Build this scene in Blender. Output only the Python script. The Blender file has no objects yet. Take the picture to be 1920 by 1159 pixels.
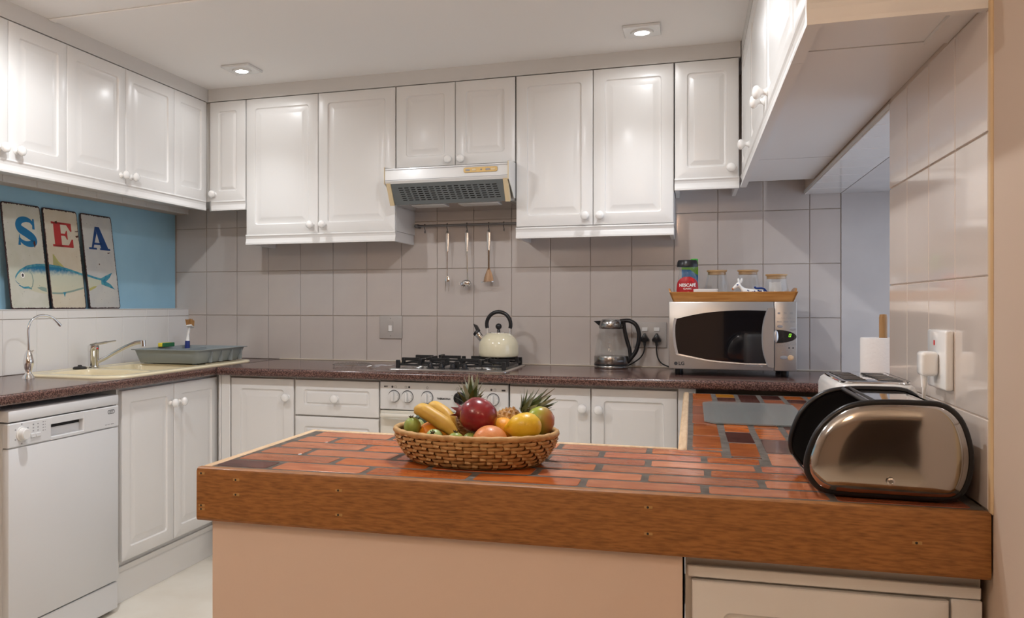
import bpy, bmesh, math, random
from mathutils import Vector, Matrix
random.seed(7)
SC = bpy.context.scene
COL = SC.collection
PI = math.pi

# ------------------------------------------------------------------ camera
cd = bpy.data.cameras.new('camera'); cam = bpy.data.objects.new('camera', cd); COL.objects.link(cam)
cam.location = (0, 0, 1.211); cam.rotation_euler = (PI/2, 0, .3279)
cd.sensor_width = 36; cd.lens = 1620.7/1920*36
cd.shift_x = (960-747.05)/1920; cd.shift_y = -(579.5-571.2)/1920
cd.clip_start = .05; SC.camera = cam
# ------------------------------------------------------------------ world, exposure
W = bpy.data.worlds.new('sky'); SC.world = W; W.use_nodes = True
bg = W.node_tree.nodes['Background']; bg.inputs[0].default_value = (.76, .84, 1, 1); bg.inputs[1].default_value = 2.1
VS = SC.view_settings
VS.view_transform = 'Standard'; VS.look = 'None'; VS.gamma = 1; VS.exposure = 0.14; VS.use_curve_mapping = False
KITCHEN_POWER, KITCHEN_COL = 45, (.95, .975, 1)
DINING_POWER, DINING_COL = 48, (1, .56, .29)

# ------------------------------------------------------------------ materials
MATS = {}
def mat(name, col, rough=.5, metal=0, coat=0, coat_rough=.1, col2=None, scale=20, stretch=(1,1,1), lo=.35, hi=.65,
        bump=0, bscale=None, trans=0, ior=1.45, emit=None, estr=0, spec=None, detail=3, rnd=0, sss=0):
    m = bpy.data.materials.new(name); m.use_nodes = True; nt = m.node_tree; N = nt.nodes; L = nt.links
    b = N['Principled BSDF']; c4 = lambda c: (c[0], c[1], c[2], 1)
    b.inputs['Base Color'].default_value = c4(col); b.inputs['Roughness'].default_value = rough
    b.inputs['Metallic'].default_value = metal; b.inputs['Coat Weight'].default_value = coat
    b.inputs['Coat Roughness'].default_value = coat_rough; b.inputs['Transmission Weight'].default_value = trans
    b.inputs['IOR'].default_value = ior
    if spec is not None: b.inputs['Specular IOR Level'].default_value = spec
    if sss: b.inputs['Subsurface Weight'].default_value = sss; b.inputs['Subsurface Radius'].default_value = (.01,.006,.003)
    if emit: b.inputs['Emission Color'].default_value = c4(emit); b.inputs['Emission Strength'].default_value = estr
    if col2 or bump or rnd:
        tc = N.new('ShaderNodeTexCoord'); mp = N.new('ShaderNodeMapping'); L.new(tc.outputs['Object'], mp.inputs[0])
        mp.inputs['Scale'].default_value = stretch
        if rnd:
            oi = N.new('ShaderNodeObjectInfo'); vm = N.new('ShaderNodeVectorMath'); vm.operation = 'SCALE'
            cb = N.new('ShaderNodeCombineXYZ')
            for i in range(3): L.new(oi.outputs['Random'], cb.inputs[i])
            L.new(cb.outputs[0], vm.inputs[0]); vm.inputs['Scale'].default_value = 37
            L.new(vm.outputs[0], mp.inputs['Location'])
    if col2:
        n = N.new('ShaderNodeTexNoise'); n.inputs['Scale'].default_value = scale; n.inputs['Detail'].default_value = detail
        L.new(mp.outputs[0], n.inputs['Vector'])
        r = N.new('ShaderNodeValToRGB'); L.new(n.outputs['Fac'], r.inputs[0])
        r.color_ramp.elements[0].position = lo; r.color_ramp.elements[1].position = hi
        r.color_ramp.elements[0].color = c4(col); r.color_ramp.elements[1].color = c4(col2)
        out = r.outputs[0]
        if rnd:
            hs = N.new('ShaderNodeHueSaturation'); L.new(out, hs.inputs['Color'])
            mr = N.new('ShaderNodeMapRange'); L.new(oi.outputs['Random'], mr.inputs[0])
            mr.inputs[3].default_value = 1-rnd; mr.inputs[4].default_value = 1+rnd
            L.new(mr.outputs[0], hs.inputs['Value']); out = hs.outputs[0]
        L.new(out, b.inputs['Base Color'])
    if bump:
        n2 = N.new('ShaderNodeTexNoise'); n2.inputs['Scale'].default_value = bscale or scale; n2.inputs['Detail'].default_value = 4
        L.new(mp.outputs[0], n2.inputs['Vector'])
        bp = N.new('ShaderNodeBump'); bp.inputs['Strength'].default_value = bump; bp.inputs['Distance'].default_value = .002
        L.new(n2.outputs['Fac'], bp.inputs['Height']); L.new(bp.outputs[0], b.inputs['Normal'])
    MATS[name] = m
    return m
def glass_mat(name, tint, rough=.0, body=.0, bodycol=(1,1,1), gl=1.0):
    # thin clear pane: see-through with a Fresnel reflection, optionally a little milky
    m = bpy.data.materials.new(name); m.use_nodes = True; nt = m.node_tree; N = nt.nodes; L = nt.links
    for n in list(N):
        if n.type != 'OUTPUT_MATERIAL': N.remove(n)
    o = [n for n in N if n.type == 'OUTPUT_MATERIAL'][0]
    t = N.new('ShaderNodeBsdfTransparent'); t.inputs[0].default_value = (*tint, 1)
    g = N.new('ShaderNodeBsdfGlossy'); g.inputs['Roughness'].default_value = rough; g.inputs[0].default_value = (gl, gl, gl, 1)
    lw = N.new('ShaderNodeLayerWeight'); pw_ = N.new('ShaderNodeMath'); pw_.operation = 'POWER'; pw_.inputs[1].default_value = 3.5; L.new(lw.outputs['Facing'], pw_.inputs[0])
    f = N.new('ShaderNodeMath'); f.operation = 'MULTIPLY_ADD'; f.inputs[1].default_value = .45; f.inputs[2].default_value = .04; L.new(pw_.outputs[0], f.inputs[0])
    d = N.new('ShaderNodeBsdfDiffuse'); d.inputs[0].default_value = (*bodycol, 1)
    m1 = N.new('ShaderNodeMixShader'); m1.inputs[0].default_value = body; L.new(t.outputs[0], m1.inputs[1]); L.new(d.outputs[0], m1.inputs[2])
    m2 = N.new('ShaderNodeMixShader'); L.new(f.outputs[0], m2.inputs[0]); L.new(m1.outputs[0], m2.inputs[1]); L.new(g.outputs[0], m2.inputs[2])
    L.new(m2.outputs[0], o.inputs[0]); MATS[name] = m
    return m
def two_tone(name, ca, cb, axis, lo, hi, rough=.35, mid=None, noise=.0, coat=0):
    # real two-coloured skin or print: colour runs along an object axis (a mango's blush, a fish's blue back)
    m = mat(name, ca, rough, coat=coat); nt = m.node_tree; N = nt.nodes; L = nt.links; b = N['Principled BSDF']
    tc = N.new('ShaderNodeTexCoord'); sx = N.new('ShaderNodeSeparateXYZ'); L.new(tc.outputs['Object'], sx.inputs[0])
    mr = N.new('ShaderNodeMapRange'); mr.inputs[1].default_value = lo; mr.inputs[2].default_value = hi
    if noise:
        nz = N.new('ShaderNodeTexNoise'); nz.inputs['Scale'].default_value = 60; L.new(tc.outputs['Object'], nz.inputs['Vector'])
        ma = N.new('ShaderNodeMath'); ma.operation = 'MULTIPLY_ADD'; ma.inputs[1].default_value = noise
        L.new(nz.outputs['Fac'], ma.inputs[0]); L.new(sx.outputs['XYZ'.index(axis)], ma.inputs[2]); L.new(ma.outputs[0], mr.inputs[0])
    else: L.new(sx.outputs['XYZ'.index(axis)], mr.inputs[0])
    r = N.new('ShaderNodeValToRGB'); L.new(mr.outputs[0], r.inputs[0])
    r.color_ramp.elements[0].color = (*ca, 1); r.color_ramp.elements[1].color = (*cb, 1)
    if mid: e = r.color_ramp.elements.new(mid[0]); e.color = (*mid[1], 1)
    L.new(r.outputs[0], b.inputs['Base Color'])
    return m

mat('paint_white', (.82,.81,.795), .34, coat=.12, coat_rough=.15)
mat('carcass', (.74,.72,.69), .4)
mat('ceramic_white', (.93,.925,.91), .12, coat=.5)
mat('ceiling', (.93,.91,.89), .85, bump=.05, bscale=60)
mat('plaster_grey', (.68,.665,.645), .8, bump=.08, bscale=40)
mat('plaster_warm', (.55,.43,.34), .75, bump=.05, bscale=50)
mat('plaster_peach', (.76,.60,.50), .7, bump=.05, bscale=50)
mat('plaster_daylit', (.58,.555,.55), .85, col2=(.62,.59,.58), scale=6, bump=.1, bscale=30)
mat('blue_paint', (.34,.60,.78), .6, col2=(.37,.64,.82), scale=5, bump=.06, bscale=60)
mat('grout', (.57,.48,.41), .9, bump=.1, bscale=200)
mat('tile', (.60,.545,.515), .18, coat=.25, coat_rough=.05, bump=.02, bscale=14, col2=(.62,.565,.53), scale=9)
mat('tile_warm_lit', (.70,.615,.555), .13, coat=.4, coat_rough=.04, bump=.02, bscale=10)  # pier copy of the tile, warm lamp light tinted into its colour
mat('tile_side', (.86,.855,.85), .13, coat=.4, coat_rough=.04, bump=.02, bscale=10)  # whiter copy of the tile, carrying the cool light on the left wall
mat('bead_wood', (.58,.40,.22), .55, col2=(.66,.50,.30), scale=9, stretch=(1,1,.1))
mat('floor', (.78,.74,.66), .35, col2=(.70,.64,.55), scale=3.5, lo=.40, hi=.72, detail=5)
mat('laminate', (.055,.026,.022), .22, col2=(.20,.105,.085), scale=210, lo=.44, hi=.60, coat=.25, coat_rough=.12, detail=2)
mat('joint_dark', (.03,.025,.025), .6)
mat('sealant', (.74,.66,.55), .5)
mat('oak_edge', (.17,.068,.017), .5, col2=(.37,.155,.042), scale=7, stretch=(5,26,36), lo=.22, hi=.62, coat=.06, bump=.08, bscale=20, detail=9)
mat('pale_wood', (.62,.42,.25), .5, col2=(.74,.54,.35), scale=12, stretch=(8,1,8), bump=.05)
mat('filler', (.45,.26,.09), .6)
mat('grout_counter', (.105,.090,.078), .8, col2=(.16,.14,.122), scale=40, bump=.3, bscale=160, spec=.12)
for nm, a, b2 in (('brick_orange', (.40,.085,.022), (.58,.16,.035)), ('brick_red', (.33,.075,.035), (.47,.14,.06)),
                  ('brick_dark', (.055,.020,.018), (.12,.040,.030)), ('brick_amber', (.72,.26,.025), (.80,.34,.04)),
                  ('brick_terracotta', (.42,.125,.055), (.52,.19,.085))):
    mat(nm, tuple(q*.9 for q in a), .13, col2=b2, scale=15, stretch=(1,2.4,1), lo=.28, hi=.66, spec=.33, bump=.12, bscale=26, rnd=.25, detail=6)
mat('steel', (.62,.61,.60), .25, metal=1)
mat('plate_grey', (.50,.465,.44), .4, coat=.1)
mat('kettle_steel', (.36,.35,.34), .2, metal=1)
mat('chrome', (.80,.80,.80), .06, metal=1)
mat('chrome_soft', (.50,.475,.45), .12, metal=1, bump=.03, bscale=9)
mat('iron', (.012,.012,.013), .45)
mat('black_plastic', (.014,.014,.016), .28)
mat('black_rubber', (.02,.02,.02), .55)
mat('gunmetal', (.20,.20,.21), .35, metal=1)
mat('grey_visor', (.115,.13,.135), .2, coat=.4)
mat('grey_plastic', (.29,.325,.34), .38)
mat('slot_dark', (.008,.008,.008), .7)
mat('cream_plastic', (.72,.58,.36), .4)
mat('gold_plate', (.52,.36,.15), .35, metal=.6)
mat('white_enamel', (.78,.78,.77), .25, coat=.3)
mat('appliance_white', (.72,.73,.745), .3, coat=.2)
mat('appliance_cream', (.80,.77,.68), .25, coat=.3)
mat('cream_enamel', (.82,.76,.56), .12, coat=.6, coat_rough=.04)
mat('sink_cream', (.80,.71,.50), .25, coat=.2)
mat('print_dark', (.05,.05,.055), .5)
mat('print_grey', (.32,.32,.34), .5)
mat('display_green', (.1,.9,.05), .4, emit=(.45,1,.05), estr=1.0)
mat('silver', (.50,.485,.47), .30, metal=.75)
mat('silver_light', (.72,.72,.73), .25, metal=.7)
mat('oven_glass', (.006,.006,.008), .05, coat=1, coat_rough=.02)
mat('copper', (.22,.135,.08), .35, metal=.8)
glass_mat('clear_glass', (.95,.96,.96), body=.03, bodycol=(.8,.8,.8))
glass_mat('window_glass', (.92,.95,.97))
glass_mat('frosted_glass', (.80,.86,.85), rough=.22, body=.42, bodycol=(.36,.375,.365))
mat('tray_wood', (.42,.17,.035), .4, col2=(.56,.26,.07), scale=8, stretch=(1,10,10), coat=.2)
mat('bamboo', (.42,.25,.11), .5, col2=(.52,.33,.16), scale=20, stretch=(1,1,8))
mat('label_red', (.42,.012,.018), .4)
mat('label_red_bright', (.70,.03,.03), .4)
mat('coffee', (.05,.02,.012), .6)
mat('white_print', (.9,.88,.86), .5)
mat('carton_blue', (.02,.16,.36), .4); mat('carton_green', (.16,.38,.03), .4); mat('cap_green', (.06,.42,.05), .35)
mat('delft', (.015,.045,.22), .25)
mat('napkin', (.75,.74,.72), .8); mat('paper', (.86,.83,.81), .9, bump=.5, bscale=120)
mat('pole_wood', (.33,.17,.06), .5, col2=(.42,.23,.09), scale=15, stretch=(6,6,1))
mat('sponge_yellow', (.85,.70,.06), .9, bump=.4, bscale=300); mat('sponge_green', (.03,.17,.07), .9, bump=.4, bscale=300)
mat('brush_blue', (.02,.04,.22), .35); mat('bristle', (.42,.22,.08), .8)
mat('sign_edge', (.025,.015,.018), .6, col2=(.07,.03,.03), scale=60)
mat('sign_face_a', (.56,.57,.48), .6, col2=(.64,.64,.58), scale=9, bump=.1, bscale=60)
mat('sign_face_b', (.64,.57,.44), .6, col2=(.68,.63,.52), scale=9, bump=.1, bscale=60)
mat('sign_face_c', (.53,.54,.54), .6, col2=(.60,.60,.57), scale=9, bump=.1, bscale=60)
mat('letter_blue', (.008,.16,.36), .6); mat('letter_red', (.45,.035,.035), .6); mat('letter_navy', (.010,.055,.20), .6)
mat('rust', (.10,.035,.025), .8)
two_tone('fish_print', (.62,.60,.46), (.015,.18,.34), 'Z', .075, .20, .6, mid=(.78,(.55,.58,.47)), noise=.03)
mat('fish_fin', (.48,.46,.16), .6); mat('fish_blue', (.02,.20,.34), .6, col2=(.10,.36,.42), scale=40); mat('fish_shade', (.26,.36,.32), .6)
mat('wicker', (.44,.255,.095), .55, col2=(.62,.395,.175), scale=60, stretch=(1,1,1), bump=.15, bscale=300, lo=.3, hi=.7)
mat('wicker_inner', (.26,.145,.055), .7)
mat('leaf', (.055,.085,.03), .5, col2=(.11,.14,.055), scale=40)
mat('leaf_grey', (.28,.31,.24), .5, col2=(.40,.42,.34), scale=50)
mat('pineapple_skin', (.50,.27,.07), .55, col2=(.26,.12,.045), scale=55, bump=.2, bscale=200)
mat('pomegranate', (.16,.008,.014), .26, col2=(.30,.020,.028), scale=18, coat=.35, coat_rough=.12, detail=5)
mat('pom_calyx', (.14,.02,.025), .6, col2=(.24,.05,.05), scale=60)
mat('orange', (.72,.22,.008), .42, col2=(.78,.28,.012), scale=30, bump=.25, bscale=420)
mat('orange_bright', (.85,.36,.01), .42, bump=.25, bscale=420)
mat('grapefruit', (.66,.22,.075), .38, col2=(.72,.30,.11), scale=12, bump=.2, bscale=380, coat=.1)
mat('lemon', (.70,.42,.012), .35, col2=(.78,.50,.03), scale=20, bump=.22, bscale=330, coat=.15)
two_tone('mango', (.30,.36,.035), (.46,.16,.07), 'X', .004, .040, .32, noise=.012, coat=.2)
mat('banana', (.64,.40,.075), .45, col2=(.56,.33,.055), scale=26, lo=.45, hi=.7)
mat('banana_tip', (.07,.05,.02), .7)
mat('feijoa', (.22,.30,.055), .4, col2=(.34,.42,.10), scale=40, coat=.1)
mat('feijoa_pale', (.30,.42,.16), .35, col2=(.42,.52,.24), scale=40, coat=.2)
mat('avocado', (.025,.055,.028), .5, col2=(.05,.09,.05), scale=60, bump=.3, bscale=150)
mat('dark_timber', (.035,.022,.016), .4, col2=(.06,.038,.026), scale=6, stretch=(12,12,1))
mat('lamp_glow', (1,1,1), .5, emit=(1,.96,.90), estr=28)
mat('lamp_warm', (1,1,1), .5, emit=(1,.80,.58), estr=12)

# ------------------------------------------------------------------ mesh helpers
class MB:
    def __init__(s): s.v = []; s.f = []
    def add(s, vs, fs):
        o = len(s.v); s.v += [tuple(v) for v in vs]; s.f += [[i+o for i in f] for f in fs]; return s
    def box(s, a, b, bev=0, seg=1):
        a, b = [min(p, q) for p, q in zip(a, b)], [max(p, q) for p, q in zip(a, b)]
        if not bev:
            vs = [(x, y, z) for x in (a[0], b[0]) for y in (a[1], b[1]) for z in (a[2], b[2])]
            return s.add(vs, [(0,1,3,2),(4,6,7,5),(0,4,5,1),(2,3,7,6),(0,2,6,4),(1,5,7,3)])
        bm = bmesh.new(); bmesh.ops.create_cube(bm, size=1)
        for v in bm.verts: v.co = [(a[i]+b[i])/2 + v.co[i]*(b[i]-a[i]) for i in range(3)]
        bmesh.ops.bevel(bm, geom=list(bm.edges), offset=bev, segments=seg, profile=.5, affect='EDGES')
        bm.verts.index_update()
        s.add([v.co[:] for v in bm.verts], [[v.index for v in f.verts] for f in bm.faces]); bm.free(); return s
    def prism(s, poly, lo, hi, axis='z'):
        f = {'z': lambda p, h: (p[0], p[1], h), 'y': lambda p, h: (p[0], h, p[1]), 'x': lambda p, h: (h, p[0], p[1])}[axis]
        n = len(poly)
        return s.add([f(p, lo) for p in poly] + [f(p, hi) for p in poly],
                     [list(range(n)), list(range(2*n-1, n-1, -1))] + [(i, (i+1) % n, n+(i+1) % n, n+i) for i in range(n)])
    def loft(s, loops, closed=True, cap0=False, cap1=False):
        n = len(loops[0]); vs = [p for l in loops for p in l]; fs = []
        for k in range(len(loops)-1):
            for i in range(n if closed else n-1):
                j = (i+1) % n; fs.append((k*n+i, k*n+j, (k+1)*n+j, (k+1)*n+i))
        if cap0: fs.append(list(range(n)))
        if cap1: fs.append([(len(loops)-1)*n+i for i in range(n)][::-1])
        return s.add(vs, fs)
    def lathe(s, prof, c=(0,0,0), n=24, M=None, sx=1, sy=1):
        loops = []
        for r, z in prof:
            l = [Vector((max(r, 1e-5)*math.cos(2*PI*i/n)*sx, max(r, 1e-5)*math.sin(2*PI*i/n)*sy, z)) for i in range(n)]
            if M: l = [M @ p for p in l]
            loops.append([(p[0]+c[0], p[1]+c[1], p[2]+c[2]) for p in l])
        return s.loft(loops, True, prof[0][0] > 1e-4, prof[-1][0] > 1e-4)
    def ball(s, c, r, n=20, m=12, M=None):
        r3 = (r, r, r) if not hasattr(r, '__len__') else r
        prof = [(math.sin(PI*k/m), -math.cos(PI*k/m)) for k in range(m+1)]
        S = Matrix.Diagonal(Vector(r3)); S = (M @ S) if M else S
        return s.lathe(prof, c, n, S)
    def tube(s, path, r, n=10, closed=False, flat=None):
        P = [Vector(p) for p in path]; m = len(P); loops = []; up = None
        for i, p in enumerate(P):
            if closed: t = P[(i+1) % m]-P[i-1]
            else: t = P[min(i+1, m-1)]-P[max(i-1, 0)]
            t.normalize()
            if up is None:
                up = Vector((0,0,1)) if abs(t.z) < .9 else Vector((1,0,0))
            u = (up-t*up.dot(t)); u.normalize(); w = t.cross(u); up = u
            rr = r[i] if hasattr(r, '__len__') else r; f = flat or 1
            loops.append([tuple(p+u*rr*f*math.cos(2*PI*k/n)+w*rr*math.sin(2*PI*k/n)) for k in range(n)])
        if closed: loops.append(loops[0]); return s.loft(loops)
        return s.loft(loops, True, True, True)
    def xf(s, M): s.v = [tuple(M @ Vector(v)) for v in s.v]; return s
    def move(s, d): s.v = [(v[0]+d[0], v[1]+d[1], v[2]+d[2]) for v in s.v]; return s

def cr(pts, k=6, closed=False):
    P = [Vector(p) for p in pts]; n = len(P); out = []
    for i in range(n if closed else n-1):
        g = (lambda j: P[j % n]) if closed else (lambda j: P[max(0, min(n-1, j))])
        a, b, c, d = g(i-1), g(i), g(i+1), g(i+2)
        for q in range(k):
            t = q/k; out.append(.5*((2*b)+(c-a)*t+(2*a-5*b+4*c-d)*t*t+(3*b-a-3*c+d)*t**3))
    if not closed: out.append(P[-1])
    return [tuple(p) for p in out]
def rr(x0, x1, y0, y1, r, n=5):
    out = []
    r = max(min(r, (x1-x0)/2-1e-5, (y1-y0)/2-1e-5), 1e-5)
    for cx, cy, a in ((x1-r, y1-r, 0), (x0+r, y1-r, 90), (x0+r, y0+r, 180), (x1-r, y0+r, 270)):
        for k in range(n+1):
            t = math.radians(a+90*k/n); out.append((cx+r*math.cos(t), cy+r*math.sin(t)))
    return out

WL = {}
def mesh_from(name, mb, m, smooth=True, ang=38):
    me = bpy.data.meshes.new(name); me.from_pydata(mb.v, [], mb.f)
    bm = bmesh.new(); bm.from_mesh(me); bmesh.ops.remove_doubles(bm, verts=bm.verts, dist=1e-6)
    bmesh.ops.recalc_face_normals(bm, faces=bm.faces); bm.to_mesh(me); bm.free()
    if smooth:
        me.polygons.foreach_set('use_smooth', [True]*len(me.polygons)); me.set_sharp_from_angle(angle=math.radians(ang))
    me.materials.append(MATS[m]); return me
def link(name, data, parent, loc):
    o = bpy.data.objects.new(name, data); COL.objects.link(o); o.location = loc
    if parent: o.parent = parent
    return o
def obj(name, mb, m, parent=None, smooth=True, ang=38, local=False, **props):
    """one mesh object; mb is in world coordinates unless local (then in the thing's own frame)"""
    mb.v = list(mb.v)
    if parent is None:
        xs, ys, zs = zip(*mb.v); L = ((min(xs)+max(xs))/2, (min(ys)+max(ys))/2, min(zs)) if not local else (0,0,0)
        mb.move((-L[0], -L[1], -L[2])); o = link(name, mesh_from(name, mb, m, smooth, ang), None, L); WL[o.name] = Vector(L)
    else:
        L = WL[parent.name]
        if not local: mb.move((-L[0], -L[1], -L[2]))
        o = link(name, mesh_from(name, mb, m, smooth, ang), parent, (0,0,0)); WL[o.name] = L
    for k, v in props.items(): o[k] = v
    return o
def thing(name, label, cat, loc, group=None):
    o = link(name, None, None, loc); o.empty_display_size = .02; WL[o.name] = Vector(loc)
    o['label'] = label; o['category'] = cat
    if group: o['group'] = group
    return o
def tag(o, label, cat, group=None):
    o['label'] = label; o['category'] = cat
    if group: o['group'] = group
    return o
def struct(name, mb, m, label=None, parent=None, smooth=False):
    o = obj(name, mb, m, parent, smooth=smooth)
    if not parent:
        o['kind'] = 'structure'
        if label: o['label'] = label
        o['category'] = name.split('_')[0]
    return o
def text(s, size, extrude=.0002, bold=0, align='CENTER', spacing=1):
    c = bpy.data.curves.new('text', 'FONT'); c.body = s; c.size = size; c.extrude = extrude; c.offset = bold
    c.align_x = align; c.align_y = 'CENTER'; c.space_character = spacing; c.resolution_u = 3
    o = bpy.data.objects.new('text', c); COL.objects.link(o); bpy.context.view_layer.update()
    me = bpy.data.meshes.new_from_object(o.evaluated_get(bpy.context.evaluated_depsgraph_get()))
    mb = MB().add([v.co[:] for v in me.vertices], [list(p.vertices) for p in me.polygons])
    bpy.data.objects.remove(o); bpy.data.curves.remove(c); bpy.data.meshes.remove(me)
    return mb
# frames: local (x right, y into the wall, z up) -> world, for things on the three walls
def F_back(x, y, z): return Matrix.Translation((x, y, z))                                   # faces -Y
def F_left(x, y, z): return Matrix.Translation((x, y, z)) @ Matrix.Rotation(PI/2, 4, 'Z')   # faces +X, local x -> +Y
def F_right(x, y, z): return Matrix.Translation((x, y, z)) @ Matrix.Rotation(-PI/2, 4, 'Z') # faces -X, local x -> -Y
TXT = Matrix.Rotation(PI/2, 4, 'X')       # text plane -> upright, reading from -Y
# ------------------------------------------------------------------ room shell
ZC = 2.365
struct('floor', MB().box((-3.0,-3.1,-.10), (2.7,4.45,-.035)), 'floor', 'pale cream marbled kitchen floor')
struct('ceiling', MB().box((-3.0,-3.1,ZC), (2.7,4.45,ZC+.08)), 'ceiling', 'flat off-white ceiling')
struct('trim_1', MB().box((-2.46,2.845,ZC-.007), (.2,2.885,ZC), .003), 'ceiling', 'flat cover strip across the ceiling')
# back wall with tiles one by one
wb = struct('wall_back', MB().box((-3.0,4.386,-.035), (.641,4.45,ZC)).box((.641,4.384,-.035), (1.2,4.45,ZC)), 'grout', 'back wall with pale grey glazed tiles')
obj('plaster', MB().box((.6425,4.378,.6), (1.1,4.386,ZC)), 'plaster_daylit', wb, smooth=False)
def tile_mesh(w, h, m, th=.006):
    g = .0012; b = .0016
    loops = [[(x, 0, z) for x, z in ((g,g),(w-g,g),(w-g,h-g),(g,h-g))],
             [(x, -th+b, z) for x, z in ((g,g),(w-g,g),(w-g,h-g),(g,h-g))],
             [(x, -th, z) for x, z in ((g+b,g+b),(w-g-b,g+b),(w-g-b,h-g-b),(g+b,h-g-b))]]
    return mesh_from('tile', MB().loft(loops, True, False, True), m, False)
TM = {}
def tile(parent, frame, w, h, m):
    key = (round(w,4), round(h,4), m)
    if key not in TM: TM[key] = tile_mesh(w, h, m)
    o = link('tile', TM[key], parent, (0,0,0)); o.matrix_local = Matrix.Translation(-WL[parent.name]) @ frame
    return o
def tile_wall(parent, F, fixed, xs, zs, m):
    for a, b in zip(xs, xs[1:]):
        for c, d in zip(zs, zs[1:]): tile(parent, F(a, fixed, c), b-a, d-c, m)
xs = [-2.868] + [-2.2667+.1984*k for k in range(-2, 15)] + [.641]
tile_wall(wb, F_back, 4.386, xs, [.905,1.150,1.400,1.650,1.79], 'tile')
# left wall: tiled ledge below, blue painted recess, tiled band above
wl = struct('wall_left', MB().box((-3.0,-3.1,-.035), (-2.790,4.386,1.186)).box((-3.0,-3.1,1.186), (-2.872,4.386,1.735))
            .box((-3.0,-3.1,1.735), (-2.790,4.386,ZC)), 'grout', 'left wall with white tiled ledge and blue recess')
obj('blue_recess', MB().box((-2.872,1.6,1.188), (-2.868,4.372,1.735)), 'blue_paint', wl, smooth=False, label='blue painted wall recess behind the fish signs')
ys = [2.945+.205*k for k in range(-6, 7)] + [4.386]
def FL(y, x, z): return F_left(x, y, z)
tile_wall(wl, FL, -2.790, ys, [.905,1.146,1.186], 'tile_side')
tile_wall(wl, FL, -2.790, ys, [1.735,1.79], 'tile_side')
led = MB().box((-2.872,1.6,1.1865), (-2.784,4.386,1.190)); obj('ledge_cap', led, 'tile_side', wl, smooth=False)
# right wall: tiled pier, opening with a window behind it, plaster towards the dining room
wr = struct('wall_right', MB().box((.491,1.40,-.035), (.64,2.54,ZC)).box((.491,2.54,1.735), (.64,4.386,ZC))
            .box((.491,2.54,-.035), (.64,4.386,.845)), 'plaster_warm', 'right wall with tiled pier beside the opening')
obj('grout_bed', MB().box((.488,1.729,.853), (.492,2.538,1.76)), 'grout', wr, smooth=False)
obj('plaster_face', MB().box((.484,1.393,-.035), (.491,1.716,ZC)).box((.491,1.393,-.035), (.64,1.40,ZC)), 'plaster_warm', wr, smooth=False)
def FR(y, x, z): return F_right(x, -y, z)
yr = [-2.54,-2.344,-2.1455,-1.947,-1.7487,-1.730]
tile_wall(wr, FR, .491, yr, [.853,1.011,1.261,1.511,1.735], 'tile_warm_lit')
struct('trim_2', MB().box((.480,1.714,.853), (.492,1.731,1.735), .003), 'bead_wood', 'narrow wooden edge bead at the end of the tiled pier')
# opening soffit and the daylit reveal with its window
sf = struct('trim_3', MB().box((.485,2.541,1.722), (.642,4.378,1.735)), 'plaster_grey', 'tiled soffit of the opening in the right wall')
for k in range(9): obj('tile', MB().box((.488,2.545+.203*k,1.7185), (.640,2.545+.203*k+.2,1.7225), .001), 'tile_side', sf, smooth=False)
struct('wall_reveal', MB().box((.642,2.40,1.718), (1.06,4.384,1.735)).box((.642,2.40,.0), (1.06,4.384,.845)).box((.642,2.40,.845), (1.06,2.46,1.718)), 'plaster_daylit', 'plastered window reveal beyond the opening')
wn = struct('window_1', MB().box((1.0,2.46,.845), (1.05,2.51,1.718)).box((1.0,4.334,.845), (1.05,4.384,1.718)).box((1.0,2.51,.845), (1.05,4.334,.895))
            .box((1.0,2.51,1.668), (1.05,4.334,1.718)).box((1.01,3.40,.895), (1.04,3.44,1.668)), 'white_enamel', 'white framed side window hidden behind the tiled pier')
for a, b in ((2.51,3.40),(3.44,4.334)): obj('pane', MB().box((1.022,a,.895), (1.027,b,1.668)), 'window_glass', wn, smooth=False)
struct('wall_outer', MB().box((.64,1.40,-.035), (2.6,1.50,ZC)).box((2.6,-3.1,-.035), (2.7,1.50,ZC)).box((1.06,1.50,-.035), (1.2,2.40,ZC)).box((1.06,2.40,1.718), (1.2,4.45,ZC)).box((1.06,2.40,0), (1.2,4.45,.845)), 'plaster_warm', 'outer wall around the side window')
struct('wall_rear', MB().box((-3.0,-3.2,-.035), (2.7,-3.1,ZC)), 'plaster_warm', 'far dining room wall behind the viewpoint')
# bulkhead between wall cabinets and ceiling
bk = MB().box((-2.46,4.062,2.297), (.2,4.386,ZC)).box((-2.79,1.5,2.297), (-2.462,4.386,ZC)).box((.203,1.74,2.297), (.491,4.386,ZC))
struct('wall_bulkhead', bk, 'plaster_grey', 'grey bulkhead strip above the wall cabinets')
struct('trim_4', MB().box((-2.19,4.366,.905), (.64,4.380,.911), .002), 'sealant', 'cream sealant line behind the back worktop')
# peninsula low wall (front is very slightly skewed to the back wall)
def yf(x): return 1.651+(x+1.029)*.0484          # front line of the wooden edge
pw = MB().prism([(-1.003, yf(-1.0)+.022), (-.018, yf(-.018)+.022), (-.018, 2.20), (-1.003, 2.22)], -.035, .7365)
struct('wall_peninsula', pw, 'plaster_peach', 'peach plastered low wall under the brick counter')
struct('wall_return', MB().box((.015,2.26,-.035), (.484,3.69,.7365)), 'plaster_grey', 'plastered base under the return of the brick counter')

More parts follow.
